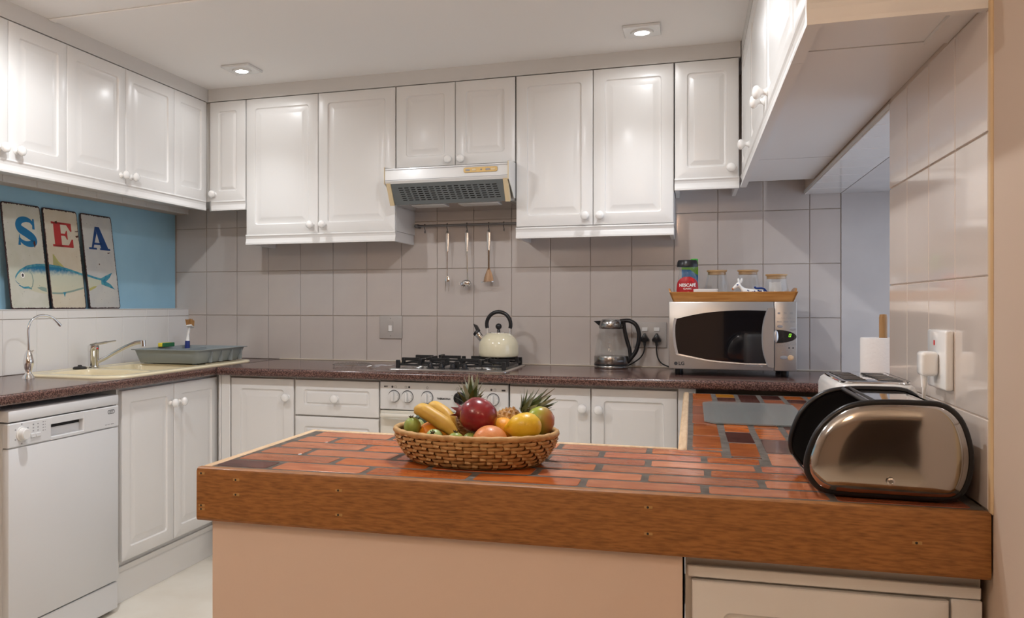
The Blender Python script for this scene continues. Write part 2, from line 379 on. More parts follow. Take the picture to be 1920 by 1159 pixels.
# ------------------------------------------------------------------ lamps
def downlight(x, y, label, grp, power, col, glow, beam, spill):
    t = thing('downlight', label, 'ceiling light', (x, y, ZC), grp)
    obj('plate', MB().box((x-.075,y-.075,ZC-.012), (x+.075,y+.075,ZC), .003), 'white_enamel', t)
    obj('ring', MB().lathe([(.030,ZC-.012),(.030,ZC-.018),(.044,ZC-.018),(.047,ZC-.012)], (x,y,0), 32), 'white_enamel', t)
    obj('lamp', MB().lathe([(.0005,ZC-.0165),(.030,ZC-.0165),(.030,ZC-.0125)], (x,y,0), 28), glow, t)
    for nm, e, sz, bl in (('downlight_beam', power*beam, 1.65, 1), ('downlight_spill', power*spill, 3.05, .35)):   # reflector beam and the wide spill of the lamp
        l = bpy.data.lights.new(nm, 'SPOT'); l.energy = e; l.color = col; l.spot_size = sz; l.spot_blend = bl; l.shadow_soft_size = .03
        link(nm, l, t, (0,0,-.024))
    return t
def pendant(x, y, z, label, grp, power, col):
    t = thing('pendant_lamp', label, 'pendant lamp', (x, y, z-.11), grp)
    obj('cord', MB().tube([(x,y,z+.10),(x,y,ZC-.02)], .003, 8), 'black_rubber', t)
    obj('ceiling_rose', MB().lathe([(.045,ZC-.022),(.05,ZC-.018),(.05,ZC-.0005)], (x,y,0), 24), 'white_enamel', t)
    sh = obj('shade', MB().lathe([(.03,.10),(.075,.075),(.105,.03),(.11,-.02),(.095,-.065),(.06,-.098),(.02,-.108),(0,-.11)], (x,y,z), 32), 'lamp_warm', t)
    l = bpy.data.lights.new('pendant_glow', 'POINT'); l.energy = power; l.color = col; l.shadow_soft_size = .115
    link('pendant_glow', l, t, (0,0,.11)); return t
KG = 'kitchen ceiling downlights'
downlight(-2.08,3.745,'square white downlight in the ceiling corner above the left cabinets', KG, KITCHEN_POWER, KITCHEN_COL, 'lamp_glow', .36, .07)
downlight(-.20,3.755,'square white downlight above the two tall right-hand wall cabinets', KG, KITCHEN_POWER, KITCHEN_COL, 'lamp_glow', .36, .07)
downlight(-1.80,2.28,'square white downlight over the dishwasher, out of the picture', KG, KITCHEN_POWER, KITCHEN_COL, 'lamp_glow', .3, .9)
downlight(-.45,2.30,'square white downlight over the brick counter, out of the picture', KG, KITCHEN_POWER, KITCHEN_COL, 'lamp_glow', .3, .9)
DG = 'dining room pendant lamps'
pendant(-1.25,.45,1.98,'added pendant fill lamp left of the peninsula, out of the picture', DG, DINING_POWER*2.5, (1,.90,.83))  # unseen pendant added to brighten the ceiling and cabinet fronts
pendant(-.25,-.30,2.0,'round warm pendant lamp above the viewpoint', DG, DINING_POWER*2.2, DINING_COL)
pendant(1.35,-.8,2.0,'added warm pendant fill lamp to the right of the viewpoint', DG, DINING_POWER*1.2, DINING_COL)  # unseen pendant added to warm the end panel and bread bin
struct('door_added_1', MB().box((.35,-3.10,-.035), (2.1,-3.06,2.05), .004), 'dark_timber', 'added dark timber door on the far wall, unseen, for dark reflections')  # unseen dark slab added to darken the bread bin's reflection
# ------------------------------------------------------------------ cabinets
def door_mb(w, h, th=.019, fr=.051, gr=.038, style=1):
    """raised-panel door: local x 0..w, z 0..h, front at y=-th"""
    fr = min(fr, w*.24, h*.30); gr = min(gr, w*.12, h*.16)
    spec = [(0,0,.001),(0,-th+.004,.001),(.0015,-th+.0015,.002),(.005,-th,.004),(fr,-th,.014),(fr+.004,-th+.007,.012),
            (fr+.010,-th+.008,.008),(fr+gr-.004,-th+.0012,.002),(fr+gr,-th+.0005,.002)]
    loops = [[(x, y, z) for x, z in rr(i, w-i, i, h-i, r, 3)] for i, y, r in spec]
    return MB().loft(loops, True, True, True)
def knob_mb(): 
    prof = [(.0115,0),(.0115,.002),(.008,.005),(.006,.011),(.0075,.015),(.013,.019),(.0165,.025),(.0165,.030),(.013,.035),(.007,.0375),(.0,.038)]
    return MB().lathe([(r*1.2, z*1.1) for r, z in prof], (0,0,0), 20, Matrix.Rotation(PI/2, 3, 'X'))
KNOB = mesh_from('knob', knob_mb(), 'ceramic_white')
def door(parent, F, x0, x1, z0, z1, knob=None, m='paint_white', gap=.0015, name='door', **k):
    """F(x, z) -> world frame of a point on the door plane; knob = (x, z)"""
    d = obj(name, door_mb(x1-x0-2*gap, z1-z0-2*gap, **k).xf(F(x0+gap, z0+gap)), m, parent, ang=25)
    if knob:
        o = link('knob', KNOB, d, (0,0,0)); M = F(*knob) @ Matrix.Translation((0,-.019,0))
        o.matrix_local = Matrix.Translation(-WL[d.name]) @ M
    return d
PELMET = [(0,0),(0,.052),(-.022,.052),(-.024,.046),(-.020,.040),(-.018,.030),(-.020,.018),(-.024,.008),(-.024,0)]
def pelmet(parent, F, x0, x1, z, s0=0, s1=0):
    a = [(x0+s0*(-y), y, p) for y, p in PELMET]; b = [(x1+s1*(-y), y, p) for y, p in PELMET]
    return obj('pelmet', MB().loft([a, b], True, True, True).xf(F(0, z)), 'paint_white', parent, ang=20)
UB = lambda x, z: F_back(x, 4.081, z)           # upper back door plane (front at 4.062)
UL = lambda y, z: F_left(-2.481, y, z)          # upper left: local x -> +Y
UR = lambda y, z: F_right(.222, -y, z)          # upper right: local x = -Y
TOP = 2.295
# left run
c = thing('wall_cabinet', 'white left wall cabinet cut by the picture edge, its two knobs meeting', 'cabinet', (-2.62,2.635,1.765), 'white wall cabinets')
obj('carcass', MB().box((-2.79,2.31,1.765), (-2.481,2.959,TOP)), 'carcass', c, smooth=False)
door(c, UL, 2.31,2.635,1.762,TOP, (2.590,1.80)); door(c, UL, 2.635,2.961,1.762,TOP, (2.672,1.80)); pelmet(c, UL, 2.31,2.961,1.713)
c = thing('wall_cabinet', 'white left wall cabinet with two wide doors above the fish signs', 'cabinet', (-2.62,3.354,1.765), 'white wall cabinets')
obj('carcass', MB().box((-2.79,2.962,1.765), (-2.481,3.746,TOP)), 'carcass', c, smooth=False)
door(c, UL, 2.961,3.354,1.762,TOP, (3.318,1.80)); door(c, UL, 3.354,3.747,1.762,TOP, (3.392,1.80)); pelmet(c, UL, 2.961,3.747,1.713)
c = thing('wall_cabinet', 'white corner wall cabinet with two narrow doors meeting at the corner', 'cabinet', (-2.5,4.1,1.765), 'white wall cabinets')
obj('carcass', MB().box((-2.79,3.749,1.765), (-2.481,4.386,TOP)).box((-2.481,4.081,1.765), (-2.238,4.386,TOP)), 'carcass', c, smooth=False)
door(c, UL, 3.747,4.052,1.762,TOP); pelmet(c, UL, 3.747,4.062,1.713, 0, -1)
door(c, UB, -2.452,-2.235,1.762,TOP, (-2.422,1.80)); pelmet(c, UB, -2.462,-2.235,1.713, 1, 0)
# back run
def ub(label, x0, xm, x1, zd, kn, pz=None):
    c = thing('wall_cabinet', label, 'cabinet', ((x0+x1)/2,4.22,zd), 'white wall cabinets')
    obj('carcass', MB().box((x0+.001,4.082,zd+.002), (x1-.001,4.384,TOP)), 'carcass', c, smooth=False)
    e = [x0]+([xm] if xm else [])+[x1]
    for i, (a, b) in enumerate(zip(e, e[1:])): door(c, UB, a, b, zd, TOP, (kn[i], zd+(.042 if zd < 1.85 else .028)))
    if pz:
        pelmet(c, UB, x0, x1, pz)
        for xa in (x0+.002, x1-.018): obj('pelmet_side', MB().box((xa,4.083,pz), (xa+.016,4.37,pz+.05)), 'paint_white', c, smooth=False)
        obj('side_panel', MB().box((x1-.0009,4.083,zd), (x1+.0005,4.384,TOP)), 'paint_white', c, smooth=False)
    return c
ub('tall white wall cabinet with two doors left of the cooker hood', -2.232,-1.817,-1.398,1.578,(-1.852,-1.785),1.527)
ub('short white wall cabinet with two doors above the cooker hood', -1.395,-1.091,-.796,1.888,(-1.122,-1.058))
ub('tall white wall cabinet with two doors right of the cooker hood', -.793,-.434,-.079,1.578,(-.468,-.402),1.524)
ub('small white single-door wall cabinet above the microwave', -.076,None,.194,1.768,(.160,),1.722)
# right run, seen steeply along its doors
def ur(label, y0, ym, y1, kn, pz=1.722, zd=1.768):
    c = thing('wall_cabinet', label, 'cabinet', (.35,(y0+y1)/2,pz), 'white wall cabinets')
    obj('carcass', MB().box((.222,y0+.001,1.762), (.489,y1-.001,TOP)), 'carcass', c, smooth=False)
    obj('underside', MB().box((.224,y0+.003,1.746), (.487,y1-.003,1.762)), 'paint_white', c, smooth=False)
    e = [-y1]+([-ym] if ym else [])+[-y0]
    for i, (a, b) in enumerate(zip(e, e[1:])): door(c, UR, a, b, zd, TOP, (-kn[i], zd+.05) if i < len(kn) else None)
    pelmet(c, UR, -y1, -y0, pz); return c
ur('white right wall cabinet deepest in the corner, knob near the corner cabinet', 3.46,None,4.056,(3.52,))
ur('white right wall cabinet with a pair of knobs side by side', 2.01,2.73,3.458,(2.79,2.67))
c = ur('white end wall cabinet at the upper right with a plain side panel', 1.76,None,2.008,())
obj('end_panel', MB().box((.203,1.742,1.765), (.488,1.760,2.297), .002), 'paint_white', c)
pe = [(y, p) for y, p in PELMET]
obj('end_pelmet', MB().loft([[(.198,1.760+y,1.722+p) for y, p in pe], [(.488,1.760+y,1.722+p) for y, p in pe]], True, True, True), 'paint_white', c, ang=20)
obj('wall_batten', MB().box((.445,1.765,1.738), (.487,2.005,1.7455)), 'paint_white', c, smooth=False)

# base cabinets, back run (door front at 3.752)
LB = lambda x, z: F_back(x, 3.771, z)
LL = lambda y, z: F_left(-2.249, y, z)
BT = .855
def base(label, x0, x1, name='base_cabinet'):
    c = thing(name, label, 'cabinet', ((x0+x1)/2,4.08,-.035), 'white base cabinets')
    obj('carcass', MB().box((x0+.001,3.772,.10), (x1-.001,4.38,.866)), 'carcass', c, smooth=False)
    obj('plinth', MB().box((x0+.001,3.79,-.0345), (x1-.001,3.808,.10)), 'paint_white', c, smooth=False); return c
c = base('white corner base cabinet with a single door beside the drawers', -2.20,-1.803)
door(c, LB, -2.146,-1.806,.145,BT, (-1.838,.768)); obj('filler_strip', MB().box((-2.199,3.752,.10), (-2.150,3.772,.866), .002), 'paint_white', c)
c = base('white base unit of stacked drawers left of the oven', -1.801,-1.369, 'drawer_unit')
for z0, z1 in ((.685,BT),(.505,.681),(.325,.501),(.145,.321)): door(c, LB, -1.799,-1.371,z0,z1, (-1.585,(z0+z1)/2), name='drawer', fr=.045, gr=.02)
c = base('white base cabinet with two doors right of the oven', -.763,-.03)
door(c, LB, -.761,-.411,.145,BT, (-.444,.768)); door(c, LB, -.409,-.059,.145,BT, (-.376,.765))
obj('filler_strip', MB().box((-.056,3.756,.10), (.014,3.772,.866), .002), 'paint_white', c)
# sink cabinet on the left run
c = thing('base_cabinet', 'white two-door sink cabinet beside the dishwasher', 'cabinet', (-2.5,3.39,-.035), 'white base cabinets')
obj('carcass', MB().box((-2.78,3.0,.10), (-2.250,3.018,.866)).box((-2.78,3.77,.10), (-2.250,3.788,.866)).box((-2.78,3.018,.10), (-2.250,3.77,.12)).box((-2.78,3.018,.12), (-2.76,3.77,.70)).box((-2.272,3.018,.82), (-2.250,3.77,.866)), 'carcass', c, smooth=False)
obj('plinth', MB().box((-2.275,2.98,-.0345), (-2.262,3.80,.150)), 'paint_white', c, smooth=False)
door(c, LL, 3.012,3.391,.145,BT, (3.357,.768)); door(c, LL, 3.393,3.770,.145,BT, (3.430,.768))
obj('corner_post', MB().box((-2.262,3.790,.10), (-2.206,3.80,.866), .001).box((-2.212,3.752,.10), (-2.2015,3.80,.866), .001), 'paint_white', c)
# peninsula cabinet
an = math.atan(.0484)
LP = lambda x, z: Matrix.Translation((x, yf(x)+.052, z)) @ Matrix.Rotation(an, 4, 'Z')
c = thing('base_cabinet', 'cream single-door cabinet under the right end of the wooden counter edge', 'cabinet', (.23,1.95,-.035), 'white base cabinets')
obj('carcass', MB().prism([(-.013,yf(-.013)+.055),(.482,yf(.482)+.055),(.482,2.24),(-.013,2.2)], -.0345, .7365), 'carcass', c, smooth=False)
door(c, LP, -.003,.430,.10,.688, fr=.055, gr=.03)
obj('frame_rail', MB().box((0,-.012,0), (.49,.002,.022), .002).xf(LP(-.010,.692)), 'paint_white', c)
obj('frame_stile', MB().box((0,-.012,0), (.048,.002,.69), .002).xf(LP(.433,0)), 'paint_white', c)

# ------------------------------------------------------------------ worktops
def nose(y0, y1, zt=.905, th=.038, n=6):          # profile from front edge y0 (rounded) to y1
    r = .015; p = []
    for k in range(n+1): a = PI-PI/2*k/n; p.append((y0+r+r*math.cos(a), zt-r+r*math.sin(a)))
    p += [(y1, zt), (y1, zt-th)]
    for k in range(n+1): a = -PI/2-PI/2*k/n; p.append((y0+r*.8+r*.8*math.cos(a), zt-th+r*.8+r*.8*math.sin(a)))
    return p
pr = nose(3.700, 4.379)
w = obj('worktop', MB().loft([[(-2.196,y,z) for y, z in pr], [(.641,y,z) for y, z in pr]], True, True, True), 'laminate', ang=30)
tag(w, 'dark brown speckled worktop along the back wall under the kettle and microwave', 'worktop')
t = thing('worktop', 'dark brown speckled worktop on the left around the cream sink', 'worktop', (-2.49,3.2,.867))
SX0, SX1, SY0, SY1 = -2.715, -2.262, 3.01, 4.13       # sink cut-out
mb = MB().box((-2.784,1.95,.867), (SX0,4.379,.905)).box((SX0,1.95,.867), (SX1,SY0,.905)).box((SX0,SY1,.867), (SX1,4.379,.905))
obj('board', mb, 'laminate', t, smooth=False)
pl = nose(0, .066)
obj('rounded_edge', MB().loft([[(-2.196-y,1.95,z) for y, z in pl], [(-2.196-y,4.379,z) for y, z in pl]], True, True, True), 'laminate', t, ang=30)
obj('joint_strip', MB().box((-2.1975,3.699,.866), (-2.1945,3.702,.9055)).box((-2.1975,3.70,.9045), (-2.1945,4.376,.9056)), 'joint_dark', t, smooth=False)
# ------------------------------------------------------------------ dishwasher
X = -2.203
t = thing('dishwasher', 'white freestanding dishwasher under the left worktop', 'dishwasher', (-2.48,2.655,-.035))
Y0, Y1 = 2.357, 2.955
obj('cabinet', MB().box((-2.77,Y0+.003,.04), (X-.03,Y1-.003,.803), .003), 'appliance_white', t)
obj('top', MB().box((-2.77,Y0,.807), (X,Y1,.847), .006, 2), 'appliance_white', t)
obj('door', MB().box((X-.03,Y0,.095), (X,Y1,.717), .007, 2), 'appliance_white', t)
cp = MB().box((X-.03,Y0,.7185), (X,2.566,.8035), .004).box((X-.03,2.740,.7185), (X,Y1,.8035), .004).box((X-.03,2.562,.776), (X,2.744,.8035), .002).box((X-.03,2.562,.7185), (X,2.744,.731), .002).box((X-.034,2.562,.725), (X-.022,2.744,.785))
p = obj('control_panel', cp, 'appliance_white', t, ang=20)
obj('grip_shadow_strip', MB().box((X-.0215,2.570,.762), (X-.020,2.738,.775)), 'slot_dark', p, smooth=False, label='shadow inside the recessed grip, as a dark strip')  # dark strip stands in for the shade inside the grip
k = obj('dial', MB().lathe([(.026,0),(.026,.003),(.021,.004),(.020,.020),(.017,.023),(0,.023)], (0,0,0), 28, Matrix.Rotation(PI/2,3,'Y')).move((X,2.418,.762)), 'white_enamel', p)
for y in (2.472,2.497): obj('button', MB().box((X-.001,y-.012,.742), (X+.004,y+.012,.757), .0015), 'appliance_white', p)
mk = MB()
for k in range(6):
    a = math.radians(30+60*k); mk.box((X-.0005,2.418+.034*math.cos(a)-.003,.762+.034*math.sin(a)-.002), (X+.0004,2.418+.034*math.cos(a)+.003,.762+.034*math.sin(a)+.003))
for y in (2.474,2.497):
    for z in (.788,.776,.765): mk.box((X-.0005,y-.003,z-.002), (X+.0004,y+.003,z+.002))
for z in (.791,.781,.771,.761):
    mk.box((X-.0005,2.520,z-.0018), (X+.0004,2.526,z+.0018)); mk.box((X-.0005,2.531,z-.0014), (X+.0004,2.535,z+.0014))
obj('control_marks', mk, 'print_grey', p, smooth=False)
lg = [(0, y, z) for y, z in rr(-.022,.022,-.008,.008,.007)]; l2 = [(0, y, z) for y, z in rr(-.0195,.0195,-.0055,.0055,.005)]
obj('logo_frame', MB().loft([[(X+.0004,y+2.905,z+.782) for _, y, z in lg], [(X+.0004,y+2.905,z+.782) for _, y, z in l2]]), 'print_dark', p, smooth=False)
TL = Matrix.Rotation(PI/2,4,'Z') @ TXT
obj('logo_text', text('DEFY', .012).xf(Matrix.Translation((X+.0003,2.905,.782)) @ TL), 'print_dark', p, smooth=False)
mk = MB()
for a, b in ((2.868,2.878),(2.883,2.889),(2.893,2.897),(2.903,2.922)): mk.box((X-.0005,a,.7315), (X+.0003,b,.7345))
obj('small_print', mk, 'print_grey', p, smooth=False)
obj('kick_panel', MB().box((X-.045,Y0+.003,-.018), (X-.003,Y1-.003,.090), .003), 'appliance_white', t)
obj('foot', MB().lathe([(.02,-.0348),(.02,-.02),(.01,-.018),(.01,.04)], (X-.08,Y1-.06,0), 12), 'black_plastic', t)
obj('foot', MB().lathe([(.02,-.0348),(.02,-.02),(.01,-.018),(.01,.04)], (X-.08,Y0+.06,0), 12), 'black_plastic', t)

# ------------------------------------------------------------------ oven
t = thing('oven', 'white built-in oven with round dials under the gas hob', 'oven', (-1.066,4.05,.1))
obj('body', MB().box((-1.363,3.775,.12), (-.768,4.36,.862)), 'carcass', t, smooth=False)
p = obj('control_panel', MB().box((-1.365,3.748,.729), (-.766,3.775,.858), .003), 'white_enamel', t)
def dial(x, z, m, flag=True):
    d = obj('dial', MB().lathe([(.026,0),(.026,-.004),(.024,-.012),(.0235,-.016),(0,-.016)], (0,0,0), 30, Matrix.Rotation(-PI/2,3,'X')).move((0,0,0)).xf(Matrix.Translation((x,3.748,z)) @ Matrix.Rotation(0,4,'X')), m, p)
    obj('grip', MB().box((x-.0055,3.716,z-.022), (x+.0055,3.734,z+.022), .004, 2), m, d)
    obj('dial_ring', MB().loft([[(x+r*math.cos(2*PI*k/30),3.7472,z+r*math.sin(2*PI*k/30)+.001) for k in range(30)] for r in (.0255,.0285)]), 'print_dark', d, smooth=False)
for x, m in ((-1.296,'white_enamel'),(-1.231,'white_enamel'),(-1.137,'white_enamel'),(-.986,'black_plastic'),(-.915,'white_enamel'),(-.833,'white_enamel')): dial(x, .790, m)
mk = MB()
for x in (-1.296,-1.231,-.986,-.915,-.833):
    s = -1 if x < -1.25 or x > -.9 else 1
    mk.lathe([(.005,0),(.005,.0006),(0,.0006)], (0,0,0), 12, Matrix.Rotation(PI/2,3,'X')).v[-36:]
    n = 36; mk.v[-n:] = [(v[0]+x+s*.008,v[1]+3.7478,v[2]+.834) for v in mk.v[-n:]]
    mk.loft([[(a+x-s*.008,3.7475,b+.834) for a, b in rr(-.005,.005,-.005,.005,.002,2)], [(a+x-s*.008,3.7475,b+.834) for a, b in rr(-.004,.004,-.004,.004,.002,2)]])
mk.loft([[(-1.137+r*math.cos(k*PI/8),3.7475,.834+r*math.sin(k*PI/8)) for k in range(16)] for r in (.005,.0037)])
for x in (-1.296,-1.231,-1.137,-.915,-.833):
    for a in (20,-15,-50,-80): mk.box((x+.0215*math.cos(math.radians(a))-.0008,3.7310,.79+.0215*math.sin(math.radians(a))-.0008), (x+.0215*math.cos(math.radians(a))+.0008,3.7318,.79+.0215*math.sin(math.radians(a))+.0008))
obj('control_marks', mk, 'print_dark', p, smooth=False)
obj('brand_text', text('BEST', .009, bold=.0004).xf(Matrix.Translation((-1.335,3.7475,.834)) @ TXT), 'print_dark', p, smooth=False)
obj('name_text', text('THERMOFAN', .0105, bold=.0006).xf(Matrix.Translation((-1.060,3.7475,.786)) @ TXT), 'print_dark', p, smooth=False)
obj('badge', MB().box((-.795,3.7472,.829), (-.778,3.7482,.836)), 'print_dark', p, smooth=False)
d = obj('oven_door', MB().box((-1.364,3.748,.135), (-.767,3.775,.725), .004), 'appliance_cream', t)
obj('handle', MB().tube(cr([(-1.345,3.75,.702),(-1.338,3.722,.706),(-1.30,3.715,.706),(-.83,3.715,.706),(-.792,3.722,.706),(-.785,3.75,.702)],5), .011, 12), 'appliance_cream', d)
obj('door_glass', MB().box((-1.30,3.7465,.20), (-.83,3.7485,.60), .0005), 'oven_glass', d)
# ------------------------------------------------------------------ gas hob
t = thing('gas_hob', 'stainless gas hob with black cast-iron grates', 'hob', (-1.07,4.05,.905))
obj('tray', MB().loft([[(x,y,z) for x, y in rr(-1.352+i,-.788-i,3.812+i,4.305-i,.018,4)] for i, z in ((0,.9052),(0,.908),(.005,.9135),(.012,.9145),(.022,.9115))], True, True, True), 'steel', t)
for bx, by, r in ((-1.215,3.955,.036),(-1.215,4.19,.045),(-.925,3.955,.045),(-.925,4.19,.036)):
    b = obj('burner', MB().lathe([(r+.022,.9112),(r+.020,.9135),(r+.004,.9150),(r,.919),(r,.930),(r-.006,.931)], (bx,by,0), 28), 'steel', t)
    obj('burner_cap', MB().lathe([(r-.004,.930),(r-.003,.935),(r-.01,.9385),(0,.939)], (bx,by,0), 28), 'iron', b)
for kx in (-1.157,-1.103,-1.048,-.992):
    obj('knob', MB().lathe([(.019,.9112),(.019,.917),(.013,.919),(.012,.934),(.010,.937),(0,.937)], (kx,3.862,0), 18).box((kx-.004,3.848,.934), (kx+.004,3.876,.943), .002), 'black_plastic', t)
for gx0, gx1 in ((-1.325,-1.105),(-1.035,-.815)):
    m_ = MB(); zt = .9552; ya, yb = 3.890, 4.285; w_ = .0055
    for y in (ya, yb): m_.box((gx0,y-w_,.922), (gx1,y+w_,.931), .002)
    for x in (gx0, gx1): m_.box((x-w_,ya,.922), (x+w_,yb,.931), .002)
    cx = (gx0+gx1)/2; m_.box((gx0,4.0875-w_,.922), (gx1,4.0875+w_,.931), .002)
    def finger(x0, y0, x1, y1):     # raised bar with its upright lug at the frame
        m_.box((min(x0,x1)-w_,min(y0,y1)-w_,.940), (max(x0,x1)+w_,max(y0,y1)+w_,zt), .002)
        m_.box((x0-.008,y0-.008,.922), (x0+.008,y0+.008,zt), .002)
    for cy in (3.975,4.195):
        for x in (gx0, gx1): finger(x, cy, cx+(.030 if x > cx else -.030), cy)
    finger(cx,ya,cx,3.945); finger(cx,4.0875,cx,4.005); finger(cx,4.0875,cx,4.165); finger(cx,yb,cx,4.225)
    for x in (gx0, gx1):
        for y in (ya, yb): m_.box((x-.009,y-.009,.9112), (x+.009,y+.009,.948), .002)
    obj('grate', m_, 'iron', t)
# ------------------------------------------------------------------ cooker hood
t = thing('cooker_hood', 'white slim cooker hood with a grey tilted visor above the hob', 'cooker hood', (-1.095,4.14,1.70))
HX0, HX1 = -1.394, -.797
obj('body', MB().box((HX0+.004,4.06,1.705), (HX1-.004,4.384,1.884)), 'white_enamel', t, smooth=False)
obj('front_panel', MB().prism([(4.062,1.868),(3.898,1.860),(3.895,1.80),(3.905,1.788),(4.062,1.788)], HX0, HX1, 'x'), 'white_enamel', t, smooth=False)
obj('front_groove', MB().box((HX0+.002,3.8942,1.852), (HX1-.002,3.8965,1.8535)).box((HX0+.002,3.8936,1.803), (HX1-.002,3.8955,1.8045)), 'print_grey', t, smooth=False)
for x, s in ((HX0,-1),(HX1,1)):
    obj('end_cap', MB().prism([(3.890,1.785),(3.890,1.868),(3.898,1.868),(3.898,1.785)], x-.001, x+s*.003, 'x'), 'cream_plastic', t, smooth=False)
    obj('side_plate', MB().prism([(3.898,1.868),(4.062,1.884),(4.062,1.715),(4.03,1.712),(3.900,1.790)], x-.0005, x+s*.0025, 'x'), 'white_enamel', t, smooth=False)
A, B = Vector((0,3.908,1.790)), Vector((0,3.968,1.700))
v = obj('visor', MB().prism([(3.906,1.789),(3.970,1.694),(3.976,1.697),(3.912,1.791)], HX0+.026, HX1-.026, 'x'), 'grey_visor', t, smooth=False)
dv = Vector((3.970-3.906, 1.694-1.789)); nv = Vector((dv[1], -dv[0])).normalized()
sl = MB()
for i in range(16):
    for j in range(7):
        x = HX0+.060+i*.0305; f = .20+j*.095
        for a, b in ((x, x+.021),):
            q = [Vector((3.906,1.789))+dv*(f+e) for e in (0, .04)]
            sl.add([(X_, q_[0]-.0006, q_[1]-.0004) for q_ in q for X_ in (a+j*.0022, b+j*.0022)], [(0,1,3,2)])
obj('vent_slots', sl, 'slot_dark', v, smooth=False, kind='stuff')
for x, s in ((HX0,1),(HX1,-1)):
    a, b = sorted((x+s*.004, x+s*.0255))
    obj('visor_cap', MB().prism([(3.900,1.790),(3.962,1.690),(3.985,1.700),(3.925,1.790)], a, b, 'x'), 'cream_plastic', t, smooth=False)
g = obj('control_plate', MB().loft([[(x,3.8925,z) for x, z in rr(-1.005,-.845,1.822,1.846,.008,4)], [(x,3.8905,z) for x, z in rr(-1.004,-.846,1.823,1.845,.008,4)]], True, False, True), 'gold_plate', t)
for x in (-.985,-.955,-.890,-.865): obj('slider', MB().box((x-.010,3.8885,1.829), (x+.010,3.8905,1.838), .001), 'cream_plastic' if x in (-.955,-.865) else 'print_grey', g)
obj('indicator_lamp', MB().ball((-.922,3.8905,1.834), .004, 12, 8), 'print_grey', g)
obj('underside_plate', MB().box((HX0+.02,3.985,1.697), (HX1-.02,4.36,1.704)), 'steel', t, smooth=False)
obj('light_cover', MB().box((HX0+.10,4.00,1.690), (-1.13,4.10,1.697), .002), 'white_enamel', t)
obj('light_cover', MB().box((-1.06,4.00,1.690), (HX1-.07,4.10,1.697), .002), 'white_enamel', t)

# ------------------------------------------------------------------ rail, hooks, utensils
t = thing('utensil_rail', 'thin dark steel rail on the tiles under the cooker hood', 'rail', (-1.09,4.37,1.623))
obj('bar', MB().tube([(-1.385,4.335,1.623),(-.80,4.335,1.623)], .006, 12), 'gunmetal', t)
for x in (-1.372,-.815): obj('bracket', MB().box((x-.008,4.325,1.613), (x+.008,4.380,1.633), .002).ball((x,4.335,1.623), .011, 12, 8), 'gunmetal', t)
def hook(x, label):
    p = cr([(x,4.345,1.624),(x,4.341,1.631),(x,4.334,1.632),(x,4.327,1.626),(x,4.329,1.615),(x,4.337,1.604),(x+.001,4.340,1.595),(x+.002,4.334,1.586),(x+.003,4.325,1.588),(x+.003,4.321,1.594)],4)
    tag(obj('s_hook', MB().tube(p, .0022, 8), 'gunmetal'), label, 'hook', 'hooks on the utensil rail')
hook(-1.329,'empty dark S-hook at the left end of the utensil rail')
hook(-1.207,'dark S-hook carrying the two-pronged fork')
hook(-1.102,'dark S-hook carrying the pasta server')
hook(-.987,'dark S-hook carrying the copper-coloured masher')
hook(-.909,'empty dark S-hook at the right end of the utensil rail')
def handle(mb, x, z0, z1, y=4.333):
    a = [(x,y,z0),(x,y,z0-.02),(x,y,z1+.02),(x,y,z1)]
    lp = [(x-.0075,y,z0-.012),(x-.0045,y,z0-.003),(x,y,z0+.001),(x+.0045,y,z0-.003),(x+.0075,y,z0-.012)]
    mb.tube(cr(lp,3), .0022, 8)
    loops = []
    for z, w in ((z0-.012,.009),(z0-.03,.0095),(z1+.03,.0085),(z1,.006)): loops.append([(x+a_,y+b_,z) for a_, b_ in rr(-w,w,-.003,.003,.003,2)])
    mb.loft(loops, True, True, True)
t = thing('carving_fork', 'steel two-pronged carving fork hanging on the rail', 'fork', (-1.206,4.333,1.28))
m_ = MB(); handle(m_, -1.205, 1.592, 1.487); obj('handle', m_, 'steel', t)
obj('shaft', MB().tube([(-1.205,4.333,1.49),(-1.205,4.333,1.355)], .0032, 8), 'chrome', t)
obj('tines', MB().loft([[(-1.205+a_,4.333+b_,z) for a_, b_ in rr(-w,w,-.0015,.0015,.0015,2)] for z, w in ((1.362,.003),(1.345,.010),(1.330,.0115))], True, True, True)
    .tube([(-1.214,4.333,1.335),(-1.2145,4.333,1.31),(-1.2155,4.331,1.279)], [.003,.0026,.0012], 8).tube([(-1.196,4.333,1.335),(-1.1965,4.333,1.31),(-1.1975,4.331,1.279)], [.003,.0026,.0012], 8), 'chrome', t)
t = thing('pasta_server', 'steel toothed pasta server hanging on the rail', 'utensil', (-1.10,4.33,1.297))
m_ = MB(); handle(m_, -1.101, 1.592, 1.487); obj('handle', m_, 'steel', t)
obj('shaft', MB().tube([(-1.101,4.333,1.49),(-1.098,4.333,1.40),(-1.095,4.333,1.338)], .0034, 8), 'chrome', t)
m_ = MB(); m_.ball((-1.103,4.328,1.322), (.026,.010,.018), 18, 10)
for k in range(9):
    a = math.radians(180+180*k/8); m_.tube([(-1.103+.020*math.cos(a),4.322,1.322+.014*math.sin(a)),(-1.103+.030*math.cos(a),4.312,1.322+.022*math.sin(a)),(-1.103+.031*math.cos(a),4.300,1.325+.024*math.sin(a))], [.0035,.003,.0018], 6)
obj('toothed_bowl', m_, 'chrome', t)
t = thing('potato_masher', 'copper-toned masher with a flat wire foot hanging on the rail', 'masher', (-.986,4.33,1.32))
m_ = MB(); handle(m_, -.986, 1.592, 1.487); obj('handle', m_, 'steel', t)
obj('shaft', MB().tube([(-.986,4.333,1.49),(-.986,4.333,1.39)], .004, 8), 'copper', t)
